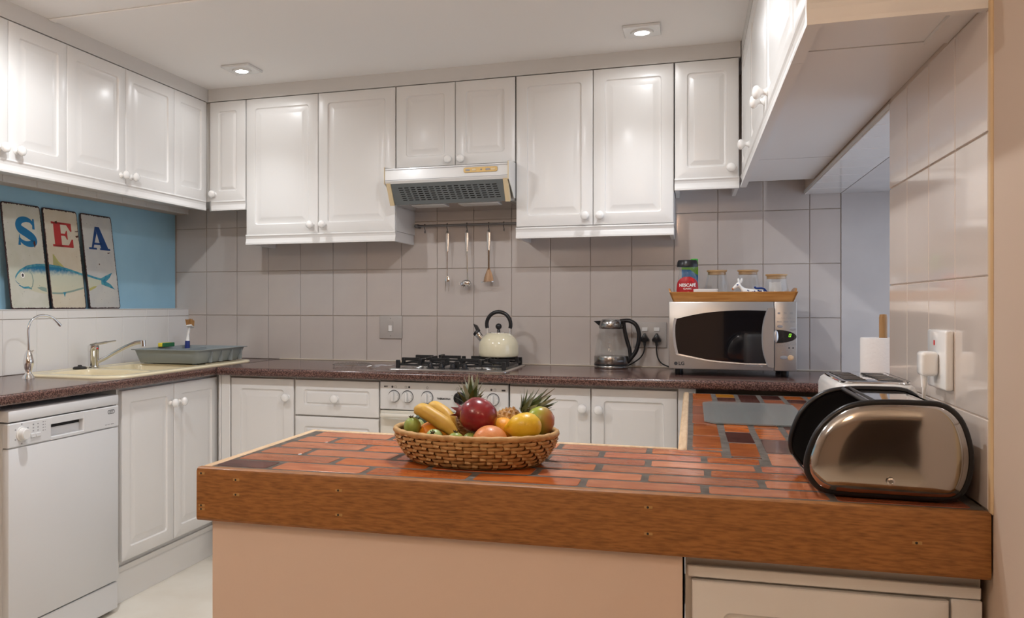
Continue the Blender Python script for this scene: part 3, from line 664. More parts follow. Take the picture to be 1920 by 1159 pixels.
obj('blade', MB().loft([[(-.986+a_,y+b_,z) for a_, b_ in rr(-w,w,-.0012,.0012,.001,2)] for z, w, y in ((1.398,.005,4.333),(1.375,.015,4.332),(1.350,.023,4.330),(1.328,.026,4.328))], True, True, True), 'copper', t)
m_ = MB(); p = []
for k in range(13): p.append((-1.013+.0045*k, 4.322 if k % 2 else 4.300, 1.327))
m_.tube(p, .0018, 6).tube(cr([(-1.016,4.30,1.326),(-1.0,4.292,1.324),(-.958,4.296,1.328),(-.954,4.325,1.330)],4), .0022, 6)
obj('wire_foot', m_, 'chrome', t)

# ------------------------------------------------------------------ switches, sockets, plugs
t = thing('wall_switch', 'square grey wall switch plate on the tiles left of the hob', 'switch', (-1.53,4.38,1.03))
obj('plate', MB().box((-1.594,4.369,1.029), (-1.467,4.3803,1.151), .003, 2), 'plate_grey', t)
r = obj('rocker_frame', MB().box((-1.547,4.366,1.065), (-1.516,4.370,1.122), .001), 'plate_grey', t)
obj('rocker', MB().box((-1.541,4.362,1.068), (-1.522,4.367,1.100), .001), 'ceramic_white', r)
obj('screw', MB().ball((-1.531,4.369,1.137), .003, 10, 6).ball((-1.531,4.369,1.044), .003, 10, 6), 'steel', t)
t = thing('double_socket', 'silver double power socket on the tiles between glass kettle and microwave', 'socket', (-.19,4.38,1.002))
obj('plate', MB().box((-.275,4.370,1.002), (-.118,4.3803,1.126), .003, 2), 'plate_grey', t)
for x in (-.220,-.164): obj('rocker', MB().box((x-.013,4.365,1.082), (x+.013,4.371,1.100), .001), 'ceramic_white', t)
def plug(x, label, path):
    t = thing('power_plug', label, 'plug', (x,4.37,1.03), 'black plugs in the double socket')
    b = MB().loft([[(x+a_*s,y,1.048+b_*s) for a_, b_ in ((-.004,.024),(.004,.024),(.012,.010),(.022,-.006),(.020,-.016),(.008,-.020),(-.008,-.020),(-.020,-.016),(-.022,-.006),(-.012,.010))] for y, s in ((4.3705,1),(4.350,1),(4.338,.8),(4.335,.5))], True, True, True)
    obj('body', b, 'black_plastic', t); obj('strain_relief', MB().tube([(x,4.350,1.034),(x,4.346,1.012)], [.007,.005], 10), 'black_plastic', t)
    obj('cord', MB().tube(cr(path,6), .0032, 8), 'black_rubber', t)
plug(-.220,'left black plug in the double socket with cord running to the glass kettle',[(-.220,4.347,1.014),(-.222,4.345,.985),(-.238,4.34,.955),(-.270,4.325,.930),(-.292,4.30,.918),(-.300,4.285,.912)])
plug(-.164,'right black plug in the double socket with cord dropping behind the microwave',[(-.164,4.347,1.014),(-.164,4.345,.990),(-.158,4.344,.955),(-.140,4.343,.928),(-.105,4.342,.912),(-.085,4.340,.9085)])
t = thing('wall_socket', 'white socket block on the tiled pier above the bread bin', 'socket', (.48,1.99,1.03))
obj('plate', MB().box((.470,1.953,1.040), (.4852,2.092,1.160), .005, 3), 'ceramic_white', t)
obj('neon', MB().box((.4690,2.030,1.128), (.4705,2.037,1.138)), 'label_red_bright', t, smooth=False)
t = thing('power_plug', 'white angled plug with its cord in the tiled pier socket', 'plug', (.45,2.0,1.05))
obj('body', MB().box((.438,1.995,1.066), (.4697,2.040,1.116), .008, 3), 'ceramic_white', t)
obj('strain_relief', MB().tube([(.448,2.018,1.07),(.448,2.018,1.042)], [.007,.005], 12), 'ceramic_white', t)
obj('cord', MB().tube(cr([(.448,2.018,1.044),(.448,2.020,1.030),(.452,2.040,1.0),(.460,2.080,.96),(.468,2.094,.90),(.470,2.096,.8575)],6), .0035, 8), 'ceramic_white', t)
# ------------------------------------------------------------------ stove-top kettle
kx, ky, kz = -.905, 4.195, .9552
t = thing('stovetop_kettle', 'cream enamel whistling kettle with a black arched handle on the hob', 'kettle', (kx,ky,kz))
obj('body', MB().lathe([(.088,0),(.093,.001),(.097,.006),(.098,.02),(.098,.050),(.094,.070),(.084,.090),(.068,.106),(.052,.115),(.046,.117)], (kx,ky,kz), 40), 'cream_enamel', t, ang=60)
l = obj('lid', MB().lathe([(.047,.116),(.046,.119),(.030,.122),(.008,.124),(.006,.130)], (kx,ky,kz), 32), 'chrome', t)
obj('lid_knob', MB().ball((kx,ky,kz+.148), .0155, 18, 12).lathe([(.010,.122),(.007,.130),(.007,.136)], (kx,ky,kz), 14), 'black_plastic', l)
M = Matrix.Translation((kx-.083,ky,kz+.086)) @ Matrix.Rotation(math.radians(-42),4,'Y')
s = obj('spout', MB().lathe([(.020,-.03),(.0185,.0),(.0175,.034),(.018,.036)], (0,0,0), 18).xf(M), 'chrome', t)
obj('whistle_cap', MB().lathe([(.0195,.034),(.0205,.038),(.0190,.047),(.010,.051)], (0,0,0), 16).add([(.004,-.010,.046),(.020,-.010,.040),(.026,-.006,.066),(.016,-.004,.086),(.004,.010,.046),(.020,.010,.040),(.026,.006,.066),(.016,.004,.086)], [(0,1,2,3),(7,6,5,4),(0,4,5,1),(1,5,6,2),(2,6,7,3),(3,7,4,0)]).xf(M), 'black_plastic', s)
h = obj('handle', MB().tube([(kx-.060*math.cos(a), ky, kz+.158+.062*math.sin(a)) for a in [math.radians(-18+216*k/20) for k in range(21)]], .0095, 12), 'black_plastic', t)
obj('handle_stay', MB().tube([(kx-.056,ky,kz+.10),(kx-.057,ky,kz+.142)], .003, 8).tube([(kx+.056,ky,kz+.10),(kx+.057,ky,kz+.142)], .003, 8), 'chrome', h)
# ------------------------------------------------------------------ electric glass kettle
kx, ky, kz = -.370, 4.262, .9052
t = thing('electric_kettle', 'glass electric kettle with steel base and black handle beside the socket', 'kettle', (kx,ky,kz))
obj('power_base', MB().lathe([(.078,0),(.080,.004),(.080,.012),(.077,.016),(.06,.018)], (kx,ky,kz), 40), 'kettle_steel', t)
obj('base_ring', MB().lathe([(.079,.016),(.081,.017),(.081,.021),(.079,.022)], (kx,ky,kz), 40), 'black_plastic', t)
obj('steel_band', MB().lathe([(.079,.022),(.080,.024),(.080,.056),(.078,.060),(.05,.061)], (kx,ky,kz), 40), 'kettle_steel', t)
obj('glass_body', MB().lathe([(.077,.060),(.078,.066),(.076,.085),(.071,.115),(.063,.150),(.056,.180),(.053,.192)], (kx,ky,kz), 40), 'clear_glass', t, ang=80)
obj('volume_marks', MB().box((kx-.006,ky-.0725,kz+.100), (kx+.004,ky-.072,kz+.104)).box((kx-.006,ky-.068,kz+.125), (kx+.004,ky-.0675,kz+.129)).box((kx-.006,ky-.0615,kz+.150), (kx+.004,ky-.061,kz+.154)), 'print_grey', t, smooth=False)
c = obj('collar', MB().lathe([(.0535,.190),(.056,.192),(.058,.198),(.055,.225),(.052,.229),(.045,.230)], (kx,ky,kz), 36), 'kettle_steel', t)
obj('lid', MB().lathe([(.046,.229),(.044,.234),(.030,.237),(0,.237)], (kx,ky,kz), 30), 'kettle_steel', c)
obj('spout', MB().add([(kx-.050,ky-.018,kz+.200),(kx-.050,ky+.018,kz+.200),(kx-.050,ky-.024,kz+.228),(kx-.050,ky+.024,kz+.228),(kx-.082,ky-.004,kz+.226),(kx-.082,ky+.004,kz+.226)], [(0,1,5,4),(0,4,2),(1,3,5),(2,4,5,3),(0,2,3,1)]), 'black_plastic', c, smooth=False)
hp = cr([(kx+.040,ky,kz+.226),(kx+.085,ky-.004,kz+.228),(kx+.118,ky-.006,kz+.205),(kx+.130,ky-.006,kz+.155),(kx+.118,ky-.006,kz+.090),(kx+.092,ky-.004,kz+.050),(kx+.076,ky,kz+.030)],5)
obj('handle', MB().tube(hp, .0125, 12, flat=.8).tube(cr([(kx+.058,ky-.002,kz+.222),(kx+.062,ky-.002,kz+.190),(kx+.072,ky-.002,kz+.140),(kx+.086,ky-.002,kz+.090),(kx+.090,ky-.002,kz+.040)],5), .009, 10), 'black_plastic', t)
# ------------------------------------------------------------------ wire trivet and spoon
t = thing('wire_trivet', 'small wire cooling rack lying on the worktop left of the hob', 'trivet', (-1.575,3.93,.9052))
m_ = MB()
m_.tube([(-1.575+.095*math.cos(a),3.93+.095*math.sin(a),.921) for a in [2*PI*k/32 for k in range(32)]], .0022, 6, closed=True)
obj('ring', m_, 'steel', t); m_ = MB()
for k in range(-6, 7):
    x = k*.0145; h_ = math.sqrt(max(.095**2-x*x, 0)); m_.tube([(-1.575+x,3.93-h_,.9225),(-1.575+x,3.93+h_,.9225)], .0013, 6)
obj('wires', m_, 'steel', t)
for a in (20,110,200,290): obj('foot', MB().tube([(-1.575+.09*math.cos(math.radians(a)),3.93+.09*math.sin(math.radians(a)),.921),(-1.575+.09*math.cos(math.radians(a)),3.93+.09*math.sin(math.radians(a)),.9053)], .002, 6), 'steel', t)
t = thing('spoon_rest', 'curved stainless spoon rest lying against the front of the hob', 'spoon rest', (-1.42,3.87,.9052))
def ribbon(pts, th):
    loops = []
    for (x, y, z, w) in pts: loops.append([(x-w*.75,y-w*.6,z+w*.30),(x,y,z),(x+w*.75,y+w*.6,z+w*.30),(x+w*.75,y+w*.6,z+w*.30+th),(x,y,z+th),(x-w*.75,y-w*.6,z+w*.30+th)])
    return MB().loft(loops, True, True, True)
obj('bowl', ribbon([(-1.452,3.845,.922,.004),(-1.448,3.842,.909,.020),(-1.438,3.846,.9055,.026),(-1.427,3.852,.910,.024),(-1.415,3.862,.920,.014)], .0015), 'steel', t, ang=60)
obj('handle', ribbon([(-1.416,3.861,.920,.013),(-1.402,3.872,.921,.010),(-1.380,3.890,.9185,.008),(-1.362,3.902,.919,.010),(-1.352,3.908,.920,.004)], .0015), 'steel', t, ang=60)
# ------------------------------------------------------------------ microwave
MX0, MX1, MZ0, MZ1, MY = -.097, .410, .934, 1.223, 3.92
t = thing('microwave', 'silver microwave oven with a dark curved window', 'microwave', (.157,4.09,.905))
obj('casing', MB().box((MX0,MY+.025,MZ0), (MX1,4.275,MZ1), .006, 2), 'silver', t)
for x in (MX0+.04, MX1-.04):
    for y in (3.99,4.24): obj('foot', MB().lathe([(.014,.9053),(.016,.91),(.016,.935)], (x,y,0), 14), 'black_plastic', t)
XD = .322
d = obj('door', MB().box((MX0,MY,MZ0), (XD-.0008,MY+.026,MZ1), .004, 2), 'silver', t)
win = cr([(-.064,MY,1.150),(.0,MY,1.166),(.068,MY,1.178),(.15,MY,1.185),(.216,MY,1.187),(.297,MY,1.185)],4)
arc = cr([(.297,MY,1.185),(.281,MY,1.135),(.275,MY,1.075),(.280,MY,1.015),(.295,MY,.964)],4)
bot = cr([(.295,MY,.964),(.216,MY,.964),(.15,MY,.968),(.068,MY,.975),(.0,MY,.988),(-.058,MY,1.000)],4)
lef = cr([(-.058,MY,1.000),(-.066,MY,1.04),(-.070,MY,1.075),(-.070,MY,1.12),(-.064,MY,1.150)],3)
wp = [(p[0],p[2]) for p in win[:-1]+arc[:-1]+bot[:-1]+lef[:-1]]
obj('window', MB().prism(wp, MY-.0012, MY+.001, 'y'), 'oven_glass', d, smooth=False)
fo = [(x+(-.010 if x < 0 else (-.004 if x < .15 else 0)), z+(.004 if z > 1.08 else -.005)) for x, z in [(p[0],p[2]) for p in (bot[:-1]+lef)]]
fi = [(p[0],p[2]) for p in (bot[:-1]+lef)]
obj('window_rim', MB().loft([[(x,MY-.0005,z) for x, z in fo], [(x,MY-.004,z) for x, z in fo], [(x,MY-.003,z) for x, z in fi], [(x,MY-.0005,z) for x, z in fi]], False), 'silver_light', d, ang=60)
ha = [(p[0],p[2]) for p in cr([(.300,0,1.196),(.284,0,1.140),(.278,0,1.075),(.283,0,1.010),(.301,0,.950)],5)]
obj('handle', MB().prism(ha+[(.3205,.947),(.3205,1.200)], MY-.016, MY, 'y'), 'silver', d, ang=30)
obj('handle_shadow_strip', MB().prism([(x-.004,z) for x, z in ha]+[(x,z) for x, z in ha[::-1]], MY-.006, MY, 'y'), 'print_grey', d, smooth=False, label='shadow along the curved handle, as a grey strip')  # grey strip stands in for the shadow beside the handle
obj('logo', text('LG', .020, bold=.0006).xf(Matrix.Translation((-.045,MY-.0003,.957)) @ TXT), 'print_dark', d, smooth=False)
obj('logo_disc', MB().lathe([(.0075,0),(.0075,.0006),(0,.0006)], (0,0,0), 20, Matrix.Rotation(PI/2,3,'X')).move((-.068,MY-.0001,.957)), 'print_dark', d, smooth=False)
obj('door_text', text('intellowave', .0095, bold=.0003).xf(Matrix.Translation((.235,MY-.0003,.9555)) @ TXT), 'print_grey', d, smooth=False)
obj('door_badge', MB().lathe([(.0065,0),(.0065,.0006),(0,.0006)], (0,0,0), 18, Matrix.Rotation(PI/2,3,'X')).move((.274,MY-.0001,.9555)), 'print_grey', d, smooth=False)
p = obj('control_panel', MB().box((XD+.0008,MY,MZ0), (MX1,MY+.026,MZ1), .004, 2), 'silver', t)
dp = [(.328,1.106)] + [(.328+.080*math.sin(a), 1.078+.028*math.cos(a)) for a in [math.radians(20+70*k/6) for k in range(7)]] + [(.328+.080*math.sin(a), 1.078+.028*math.cos(a)) for a in [math.radians(90+70*k/6) for k in range(1,7)]] + [(.328,1.050)]
q = obj('display', MB().prism(dp, MY-.0015, MY, 'y'), 'oven_glass', p, smooth=False)
obj('display_digit', MB().loft([[(.383+a_+b_*.18,MY-.0018,1.083+b_) for a_, b_ in rr(-.0042-i,.0042+i,-.0065-i,.0065+i,.001,2)] for i in (0,-.0016)]), 'display_green', q, smooth=False)
obj('release_button', MB().ball((.329,MY-.001,1.078), (.010,.005,.027), 16, 10), 'silver_light', p)
def ell(x, z, a, b, m, n='button'): obj(n, MB().ball((x,MY,z), (a,.0025,b), 16, 8), m, p)
ell(.345,1.120,.011,.006,'print_grey'); ell(.394,1.110,.012,.007,'print_grey'); ell(.360,.990,.015,.008,'print_grey'); ell(.386,.990,.012,.0115,'pale_wood')
ell(.380,1.031,.003,.0035,'print_dark'); ell(.395,1.031,.003,.0035,'print_dark')
for x, z in ((.345,1.040),(.370,1.043),(.395,1.047)):
    obj('button_outline', MB().loft([[(x+r*.011*math.cos(k*PI/10),MY-.0006,z+r*.0065*math.sin(k*PI/10)) for k in range(20)] for r in (1,.86)]), 'print_grey', p, smooth=False)
    obj('button_print', MB().box((x-.006,MY-.0006,z-.001), (x+.006,MY,z+.001)), 'print_grey', p, smooth=False)
obj('panel_text', text('Auto Cook', .0085).xf(Matrix.Translation((.368,MY-.0003,1.155)) @ TXT), 'print_grey', p, smooth=False)
m_ = MB().box((.334,MY-.0006,1.1547), (.347,MY,1.1555)).box((.389,MY-.0006,1.1547), (.402,MY,1.1555))
for x in (.343,.368,.393):
    for z in (1.141,1.1375): m_.box((x-.009,MY-.0006,z-.001), (x+.009,MY,z+.001))
for x in (.365,.388):
    for z in (1.178,1.173): m_.box((x-.006,MY-.0006,z-.001), (x+.006,MY,z+.001))
m_.box((.336,MY-.0006,1.171), (.346,MY,1.179))
for x, z in ((.355,1.013),(.385,1.013),(.372,1.022)): m_.box((x-.003,MY-.0006,z-.002), (x+.003,MY,z+.002))
obj('panel_print', m_, 'print_grey', p, smooth=False)
# ------------------------------------------------------------------ tray and the things on it
tz = 1.2235; TX0, TX1, TY0, TY1 = -.080, .400, 3.945, 4.215
t = thing('serving_tray', 'wooden serving tray with raised ends on top of the microwave', 'tray', (.16,4.08,tz))
obj('base', MB().box((TX0,TY0,tz), (TX1,TY1,tz+.006)), 'tray_wood', t, smooth=False)
def plank(a0, a1, b0, b1):   # sloping rim board between bottom line a and top line b (outer faces), 8 mm thick
    a0, a1, b0, b1 = map(Vector, (a0,a1,b0,b1)); n = ((a1-a0).cross(b0-a0)).normalized()*.007
    return MB().add([a0,a1,b1,b0,a0+n,a1+n,b1+n,b0+n], [(0,1,2,3),(7,6,5,4),(0,4,5,1),(1,5,6,2),(2,6,7,3),(3,7,4,0)])
h_ = .040; o_ = .015
obj('front_board', plank((TX1,TY0,tz),(TX0,TY0,tz),(TX1+o_,TY0-o_,tz+h_),(TX0-o_,TY0-o_,tz+h_)), 'tray_wood', t, smooth=False)
obj('back_board', plank((TX0,TY1,tz),(TX1,TY1,tz),(TX0-o_,TY1+o_,tz+h_),(TX1+o_,TY1+o_,tz+h_)), 'tray_wood', t, smooth=False)
for sx, x in ((-1,TX0),(1,TX1)):
    pr_ = [(TY0,0),(TY0-o_,h_)]+[(4.08+.085*math.cos(a), h_+.020*math.sin(a)) for a in [PI-PI*k/10 for k in range(11)]]+[(TY1+o_,h_),(TY1,0)]
    l0 = [(x+sx*(.0+o_*z/h_),y,tz+z) for y, z in pr_]; l1 = [(x+sx*(-.007+o_*z/h_),y,tz+z) for y, z in pr_]
    obj('end_board', MB().loft([l0,l1], True, True, True), 'tray_wood', t, smooth=False)
tf = tz+.0062
# coffee jar
jx, jy = -.021, 4.035
t = thing('coffee_jar', 'glass instant coffee jar with red label and black lid on the tray', 'jar', (jx,jy,tf))
def jr(prof, sx=1, sy=.72): return MB().lathe(prof, (jx,jy,tf), 36, None, sx, sy)
obj('glass', jr([(.040,0),(.045,.004),(.046,.03),(.045,.07),(.040,.100),(.033,.120),(.033,.128),(.040,.138),(.040,.150)]), 'clear_glass', t, ang=70)
obj('contents', jr([(.041,.003),(.0435,.03),(.0425,.06),(.0415,.072)]), 'coffee', t)
obj('lid', jr([(.040,.147),(.045,.148),(.0455,.152),(.042,.172),(.038,.178),(0,.180)]), 'black_plastic', t)
lab = MB(); NL = 14; rows = []
def front(a, z, r=None):
    rad = .0475 if z < .085 else .0475-(z-.085)*.30
    return (jx+rad*math.sin(a), jy-rad*.72*math.cos(a), tf+z)
for k in range(13):
    z = .004+.100*k/12; hw = 1.30*math.sqrt(max(0, 1-max(0, (z-.045)/.0605)**2)) if z > .045 else 1.30
    rows.append([front(hw*(2*i/NL-1), z) for i in range(NL+1)])
lab.loft(rows, False); L_ = obj('label', lab, 'label_red', t, ang=70)
def flat_on_jar(mb, z0, off=.0007):
    mb.v = [(lambda a, z: (jx+(.0475+off)*math.sin(a) , jy-(.0475+off)*.72*math.cos(a)-.0006, tf+z))(v[0]/.0475, z0+v[1]) for v in mb.v]; return mb
obj('brand_text', flat_on_jar(text('NESCAFÉ', .0185, bold=.0006), .066), 'white_print', L_, smooth=False)
obj('brand_subtext', flat_on_jar(text('CLASSIC', .0095, bold=.0002), .051), 'white_print', L_, smooth=False)
sw = MB().add([(-.002,.075,0),(.030,.074,0),(.024,.098,0),(.010,.096,0)], [(0,1,2,3)]); 
obj('label_patch', flat_on_jar(sw, 0, .0003), 'label_red_bright', L_, smooth=False)
cup = MB().add([(.004+.016*math.cos(k*PI/10),.024+.014*math.sin(k*PI/10),0) for k in range(20)], [list(range(20))])
cu = obj('label_cup', flat_on_jar(cup, 0, .0005), 'white_print', L_, smooth=False)
cof = MB().add([(.003+.0115*math.cos(k*PI/10),.025+.010*math.sin(k*PI/10),0) for k in range(20)], [list(range(20))])
obj('label_coffee', flat_on_jar(cof, 0, .0010), 'coffee', cu, smooth=False)
# carton behind the jar
t = thing('drink_carton', 'slim blue and green carton with a green cap behind the coffee jar', 'carton', (.002,4.14,tf))
obj('box', MB().box((-.046,4.110,tf), (.024,4.165,tf+.150), .003), 'carton_blue', t)
obj('green_top', MB().prism([(-.0465,tf+.150),(-.0465,tf+.140),(-.010,tf+.138),(.0245,tf+.112),(.0245,tf+.172),(-.010,tf+.165)], 4.1095, 4.1655, 'y'), 'carton_green', t, smooth=False)
obj('cap', MB().lathe([(.016,.170),(.016,.194),(.014,.196),(0,.196)], (.008,4.137,tf-.008), 18), 'cap_green', t)
# three glass jars with bamboo lids
def glass_jar(x, y, h, rb, rl, label, inside=None):
    t = thing('glass_jar', label, 'jar', (x,y,tf), 'glass jars with bamboo lids')
    obj('glass', MB().lathe([(rb*.80,0),(rb*.96,.006),(rb,.03),(rb*.97,h*.42),(rb*.86,h*.65),(rl*.98,h*.86),(rl*.96,h-.012)], (x,y,tf), 36), 'clear_glass', t, ang=70)
    obj('lid', MB().lathe([(rl*.90,h-.020),(rl*.92,h-.008),(rl*1.03,h-.007),(rl*1.04,h),(0,h)], (x,y,tf), 32), 'bamboo', t)
    if inside: inside(t, x, y)
glass_jar(.103,4.10,.134,.052,.041,'glass jar with bamboo lid between coffee jar and cow figure')
glass_jar(.232,4.115,.134,.052,.042,'glass jar with bamboo lid behind the cow figure')
def naps(t, x, y):
    z = [(-.026,.004),(-.024,.080),(-.012,.076),(.0,.079),(.012,.077),(.024,.081),(.026,.004)]
    obj('sachets', MB().prism([(x-.006+a_,tf+b_) for a_, b_ in z], y-.020, y-.016, 'y').prism([(x-.004+a_*.9,tf+b_*.95) for a_, b_ in z], y-.010, y-.006, 'y').prism([(x-.002+a_,tf+b_*.9) for a_, b_ in z], y, y+.005, 'y'), 'napkin', t, smooth=False)
glass_jar(.342,4.05,.112,.050,.042,'shorter glass jar with bamboo lid holding white paper sachets', naps)
t = tag(obj('butter_dish', MB().loft([[(x,y,tf+z) for x, y in rr(.004+i,.104-i,3.975+i,4.030-i,.010,4)] for i, z in ((.006,0),(.002,.004),(0,.034),(-.001,.048),(.003,.049),(.006,.046),(.008,.030))], True, True, True), 'ceramic_white'), 'low white rectangular china dish in front of the coffee jar', 'dish')
# delft cow figure lying down, head to the left
cx_, cy_ = .235, 3.985
t = thing('cow_figurine', 'white china cow creamer with blue flowers lying on the tray', 'figurine', (cx_,cy_,tf))
bd = MB()
bd.loft([[(cx_+x,cy_+r*.75*math.cos(k*PI/8),tf+z+r*math.sin(k*PI/8)) for k in range(16)] for x, z, r in ((.072,.020,.002),(.068,.021,.012),(.050,.024,.020),(.020,.026,.0215),(-.010,.028,.022),(-.026,.036,.019),(-.036,.049,.0145),(-.042,.062,.013),(-.049,.067,.0125),(-.056,.062,.0115),(-.064,.055,.0095),(-.070,.050,.008),(-.073,.048,.003))], True, True, True)
bd.ball((cx_-.030,cy_-.012,tf+.008), (.026,.009,.008), 14, 8).ball((cx_+.040,cy_-.016,tf+.010), (.024,.009,.010), 14, 8)
obj('body', bd, 'ceramic_white', t, ang=70)
obj('ear', MB().ball((cx_-.037,cy_-.009,tf+.083), (.0045,.003,.012), 10, 8, Matrix.Rotation(.25,3,'Y')), 'ceramic_white', t)
obj('ear', MB().ball((cx_-.047,cy_+.006,tf+.083), (.0045,.003,.012), 10, 8, Matrix.Rotation(-.2,3,'Y')), 'ceramic_white', t)
obj('eye', MB().ball((cx_-.052,cy_-.0095,tf+.066), (.0042,.002,.0028), 10, 6), 'delft', t)
obj('muzzle', MB().ball((cx_-.071,cy_-.002,tf+.049), (.004,.007,.005), 10, 6), 'grapefruit', t)
obj('tail', MB().tube(cr([(cx_+.064,cy_,tf+.035),(cx_+.050,cy_-.004,tf+.050),(cx_+.022,cy_-.006,tf+.051),(cx_+.016,cy_-.006,tf+.058)],4), .004, 8), 'delft', t)
fl = MB(); random.seed(3)
for k in range(26):
    x = random.uniform(-.015,.062); a = random.uniform(-.9,.9); r = .0218 if x < .03 else .0218-(x-.03)*.18
    zc = .026 if x > 0 else .028
    fl.ball((cx_+x,cy_-r*.75*math.cos(a),tf+zc+r*math.sin(a)), (random.uniform(.002,.005),.0012,random.uniform(.0015,.0035)), 7, 5)
obj('blue_flowers', fl, 'delft', t)
# ------------------------------------------------------------------ sink
t = thing('sink', 'cream inset sink with two bowls and a drainer', 'sink', (-2.49,3.57,.905))
OX0, OX1, OY0, OY1 = -2.742, -2.222, 2.955, 4.185
zt = .915; N5 = 5
outer = [[(x,y,z) for x, y in rr(OX0+i,OX1-i,OY0+i,OY1-i,.13-i,N5)] for i, z in ((0,.9053),(0,.910),(.006,.9155),(.016,.9165),(.028,.9130))]
inner = [(x,y,.9130) for x, y in rr(SX0+.012,SX1-.012,SY0+.012,SY1-.012,.0001,N5)]
rim = MB().loft(outer+[inner])
def patch(y0, y1, bx0, bx1, by0, by1, r, depth):
    L0 = [(x,y,.9130) for x, y in rr(SX0+.012,SX1-.012,y0,y1,.0001,N5)]
    loops = [L0] + [[(x,y,z) for x, y in rr(bx0+i,bx1-i,by0+i,by1-i,max(r-i,.01),N5)] for i, z in ((0,.9130),(.004,.908),(.008,.895),(.016,.913-depth+.03),(.045,.913-depth))]
    rim.loft(loops, True, False, True)
patch(SY0+.012,3.345,-2.655,-2.285,3.045,3.325,.05,.10)
patch(3.345,3.735,-2.655,-2.285,3.365,3.715,.05,.15)
rim.add([(SX0+.012,3.735,.913),(SX1-.012,3.735,.913),(SX1-.012,SY1-.012,.913),(SX0+.012,SY1-.012,.913)], [(0,1,2,3)])
obj('basin', rim, 'sink_cream', t, ang=45)
for k in range(9): obj('drainer_rib', MB().box((-2.66+.044*k,3.78,.912), (-2.65+.044*k,4.09,.9155), .0015), 'sink_cream', t)
for y in (3.185,3.54): obj('waste', MB().lathe([(.032,.0),(.030,.003),(.012,.001),(0,.001)], (-2.47,y,.8135 if y < 3.3 else .7635), 24), 'chrome', t)
# filter tap
fx, fy = -2.612, 2.905
t = thing('filter_tap', 'slim chrome swan-neck water filter tap at the left of the sink', 'tap', (fx,fy,.905))
obj('base', MB().lathe([(.026,0),(.024,.006),(.014,.018),(.012,.026),(.016,.040),(.021,.060),(.021,.072),(.016,.095),(.011,.108),(.009,.116)], (fx,fy,.905), 24), 'chrome', t)
np_ = cr([(fx,fy,1.015),(fx,fy,1.06),(fx,fy,1.115),(fx+.006,fy+.016,1.148),(fx+.020,fy+.055,1.166),(fx+.036,fy+.100,1.155),(fx+.048,fy+.132,1.124)],6)
obj('swan_neck', MB().tube(np_, .0052, 12), 'chrome', t)
obj('nozzle', MB().tube([np_[-3],tuple(Vector(np_[-1])+(Vector(np_[-1])-Vector(np_[-3]))*.4)], .007, 12), 'chrome', t)
obj('lever', MB().tube([(fx+.006,fy,1.010),(fx+.018,fy+.010,1.022)], [.005,.003], 8), 'chrome', t)
# mixer tap
mx, my = -2.672, 3.392
t = thing('mixer_tap', 'chrome single-lever mixer tap with a long spout over the sink', 'tap', (mx,my,.917))
obj('body', MB().lathe([(.030,.0),(.030,.004),(.0245,.008),(.0245,.072),(.026,.075),(.026,.100),(.020,.106)], (mx,my,.9165), 28), 'chrome', t)
lv = obj('lever', MB().tube(cr([(mx-.01,my-.01,1.018),(mx+.02,my+.012,1.026),(mx+.055,my+.036,1.034),(mx+.085,my+.058,1.040)],5), [.017]*5+[.012]*5+[.0075]*5+[.005], 12, flat=.55), 'chrome', t)
obj('temperature_dot', MB().ball((mx+.0265,my-.004,.9165+.088), .0045, 10, 6), 'label_red_bright', lv)
sp = cr([(mx+.010,my+.006,.938),(mx+.050,my+.020,.958),(mx+.12,my+.045,1.000),(mx+.18,my+.066,1.028),(mx+.215,my+.078,1.034)],6)
obj('spout', MB().tube(sp, .0095, 14), 'chrome', t)
obj('aerator', MB().tube([(mx+.218,my+.079,1.042),(mx+.220,my+.080,1.014)], .0125, 16), 'chrome', t)
tag(obj('sink_plug', MB().lathe([(.030,0),(.032,.004),(.026,.010),(.010,.012),(.008,.018),(0,.019)], (-2.678,3.305,.9142), 22), 'black_rubber'), 'black rubber plug lying beside the mixer tap', 'plug')
# ------------------------------------------------------------------ dish rack with brush and sponge
RX0, RX1, RY0, RY1 = -2.640, -2.300, 3.690, 4.135
t = thing('dish_rack', 'grey plastic dish rack tray standing on the sink drainer', 'dish rack', ((RX0+RX1)/2,(RY0+RY1)/2,.9156))
z0 = .9157; z1 = z0+.072; o_ = .018
def rl(i, z, r=.03): return [(x,y,z) for x, y in rr(RX0-i,RX1+i,RY0-i,RY1+i,r,4)]
obj('tub', MB().loft([rl(-.004,z0+.004),rl(0,z0+.006),rl(o_,z1-.004),rl(o_+.012,z1-.004),rl(o_+.014,z1),rl(o_-.002,z1),rl(-.003,z0+.009),rl(-.008,z0+.007)], True, True, True), 'grey_plastic', t, ang=50)
for k in range(4):
    y = RY0+.10+.10*k; obj('cutlery_slot_rib', MB().prism([(y,z0+.006),(y+.012,z0+.006),(y+.020,z0+.060),(y+.008,z0+.060)], RX1+.003, RX1+.020, 'x'), 'grey_plastic', t, smooth=False)
for x, y in ((RX0+.03,RY0+.03),(RX1-.03,RY0+.03),(RX0+.03,RY1-.03),(RX1-.03,RY1-.03)): obj('foot', MB().lathe([(.012,0),(.012,.006)], (x,y,z0-.0001), 12), 'grey_plastic', t)
obj('divider', MB().box((RX0,3.86,z0+.008), (RX0+.13,3.865,z1-.006)).box((RX0+.128,3.70,z0+.008), (RX0+.133,4.12,z1-.006)), 'grey_plastic', t, smooth=False)
t = thing('sponge', 'yellow and green scouring sponge lying on the dish rack', 'sponge', (-2.62,3.92,z1))
obj('foam', MB().box((-2.655,3.885,z1+.001), (-2.628,3.985,z1+.022), .003), 'sponge_yellow', t)
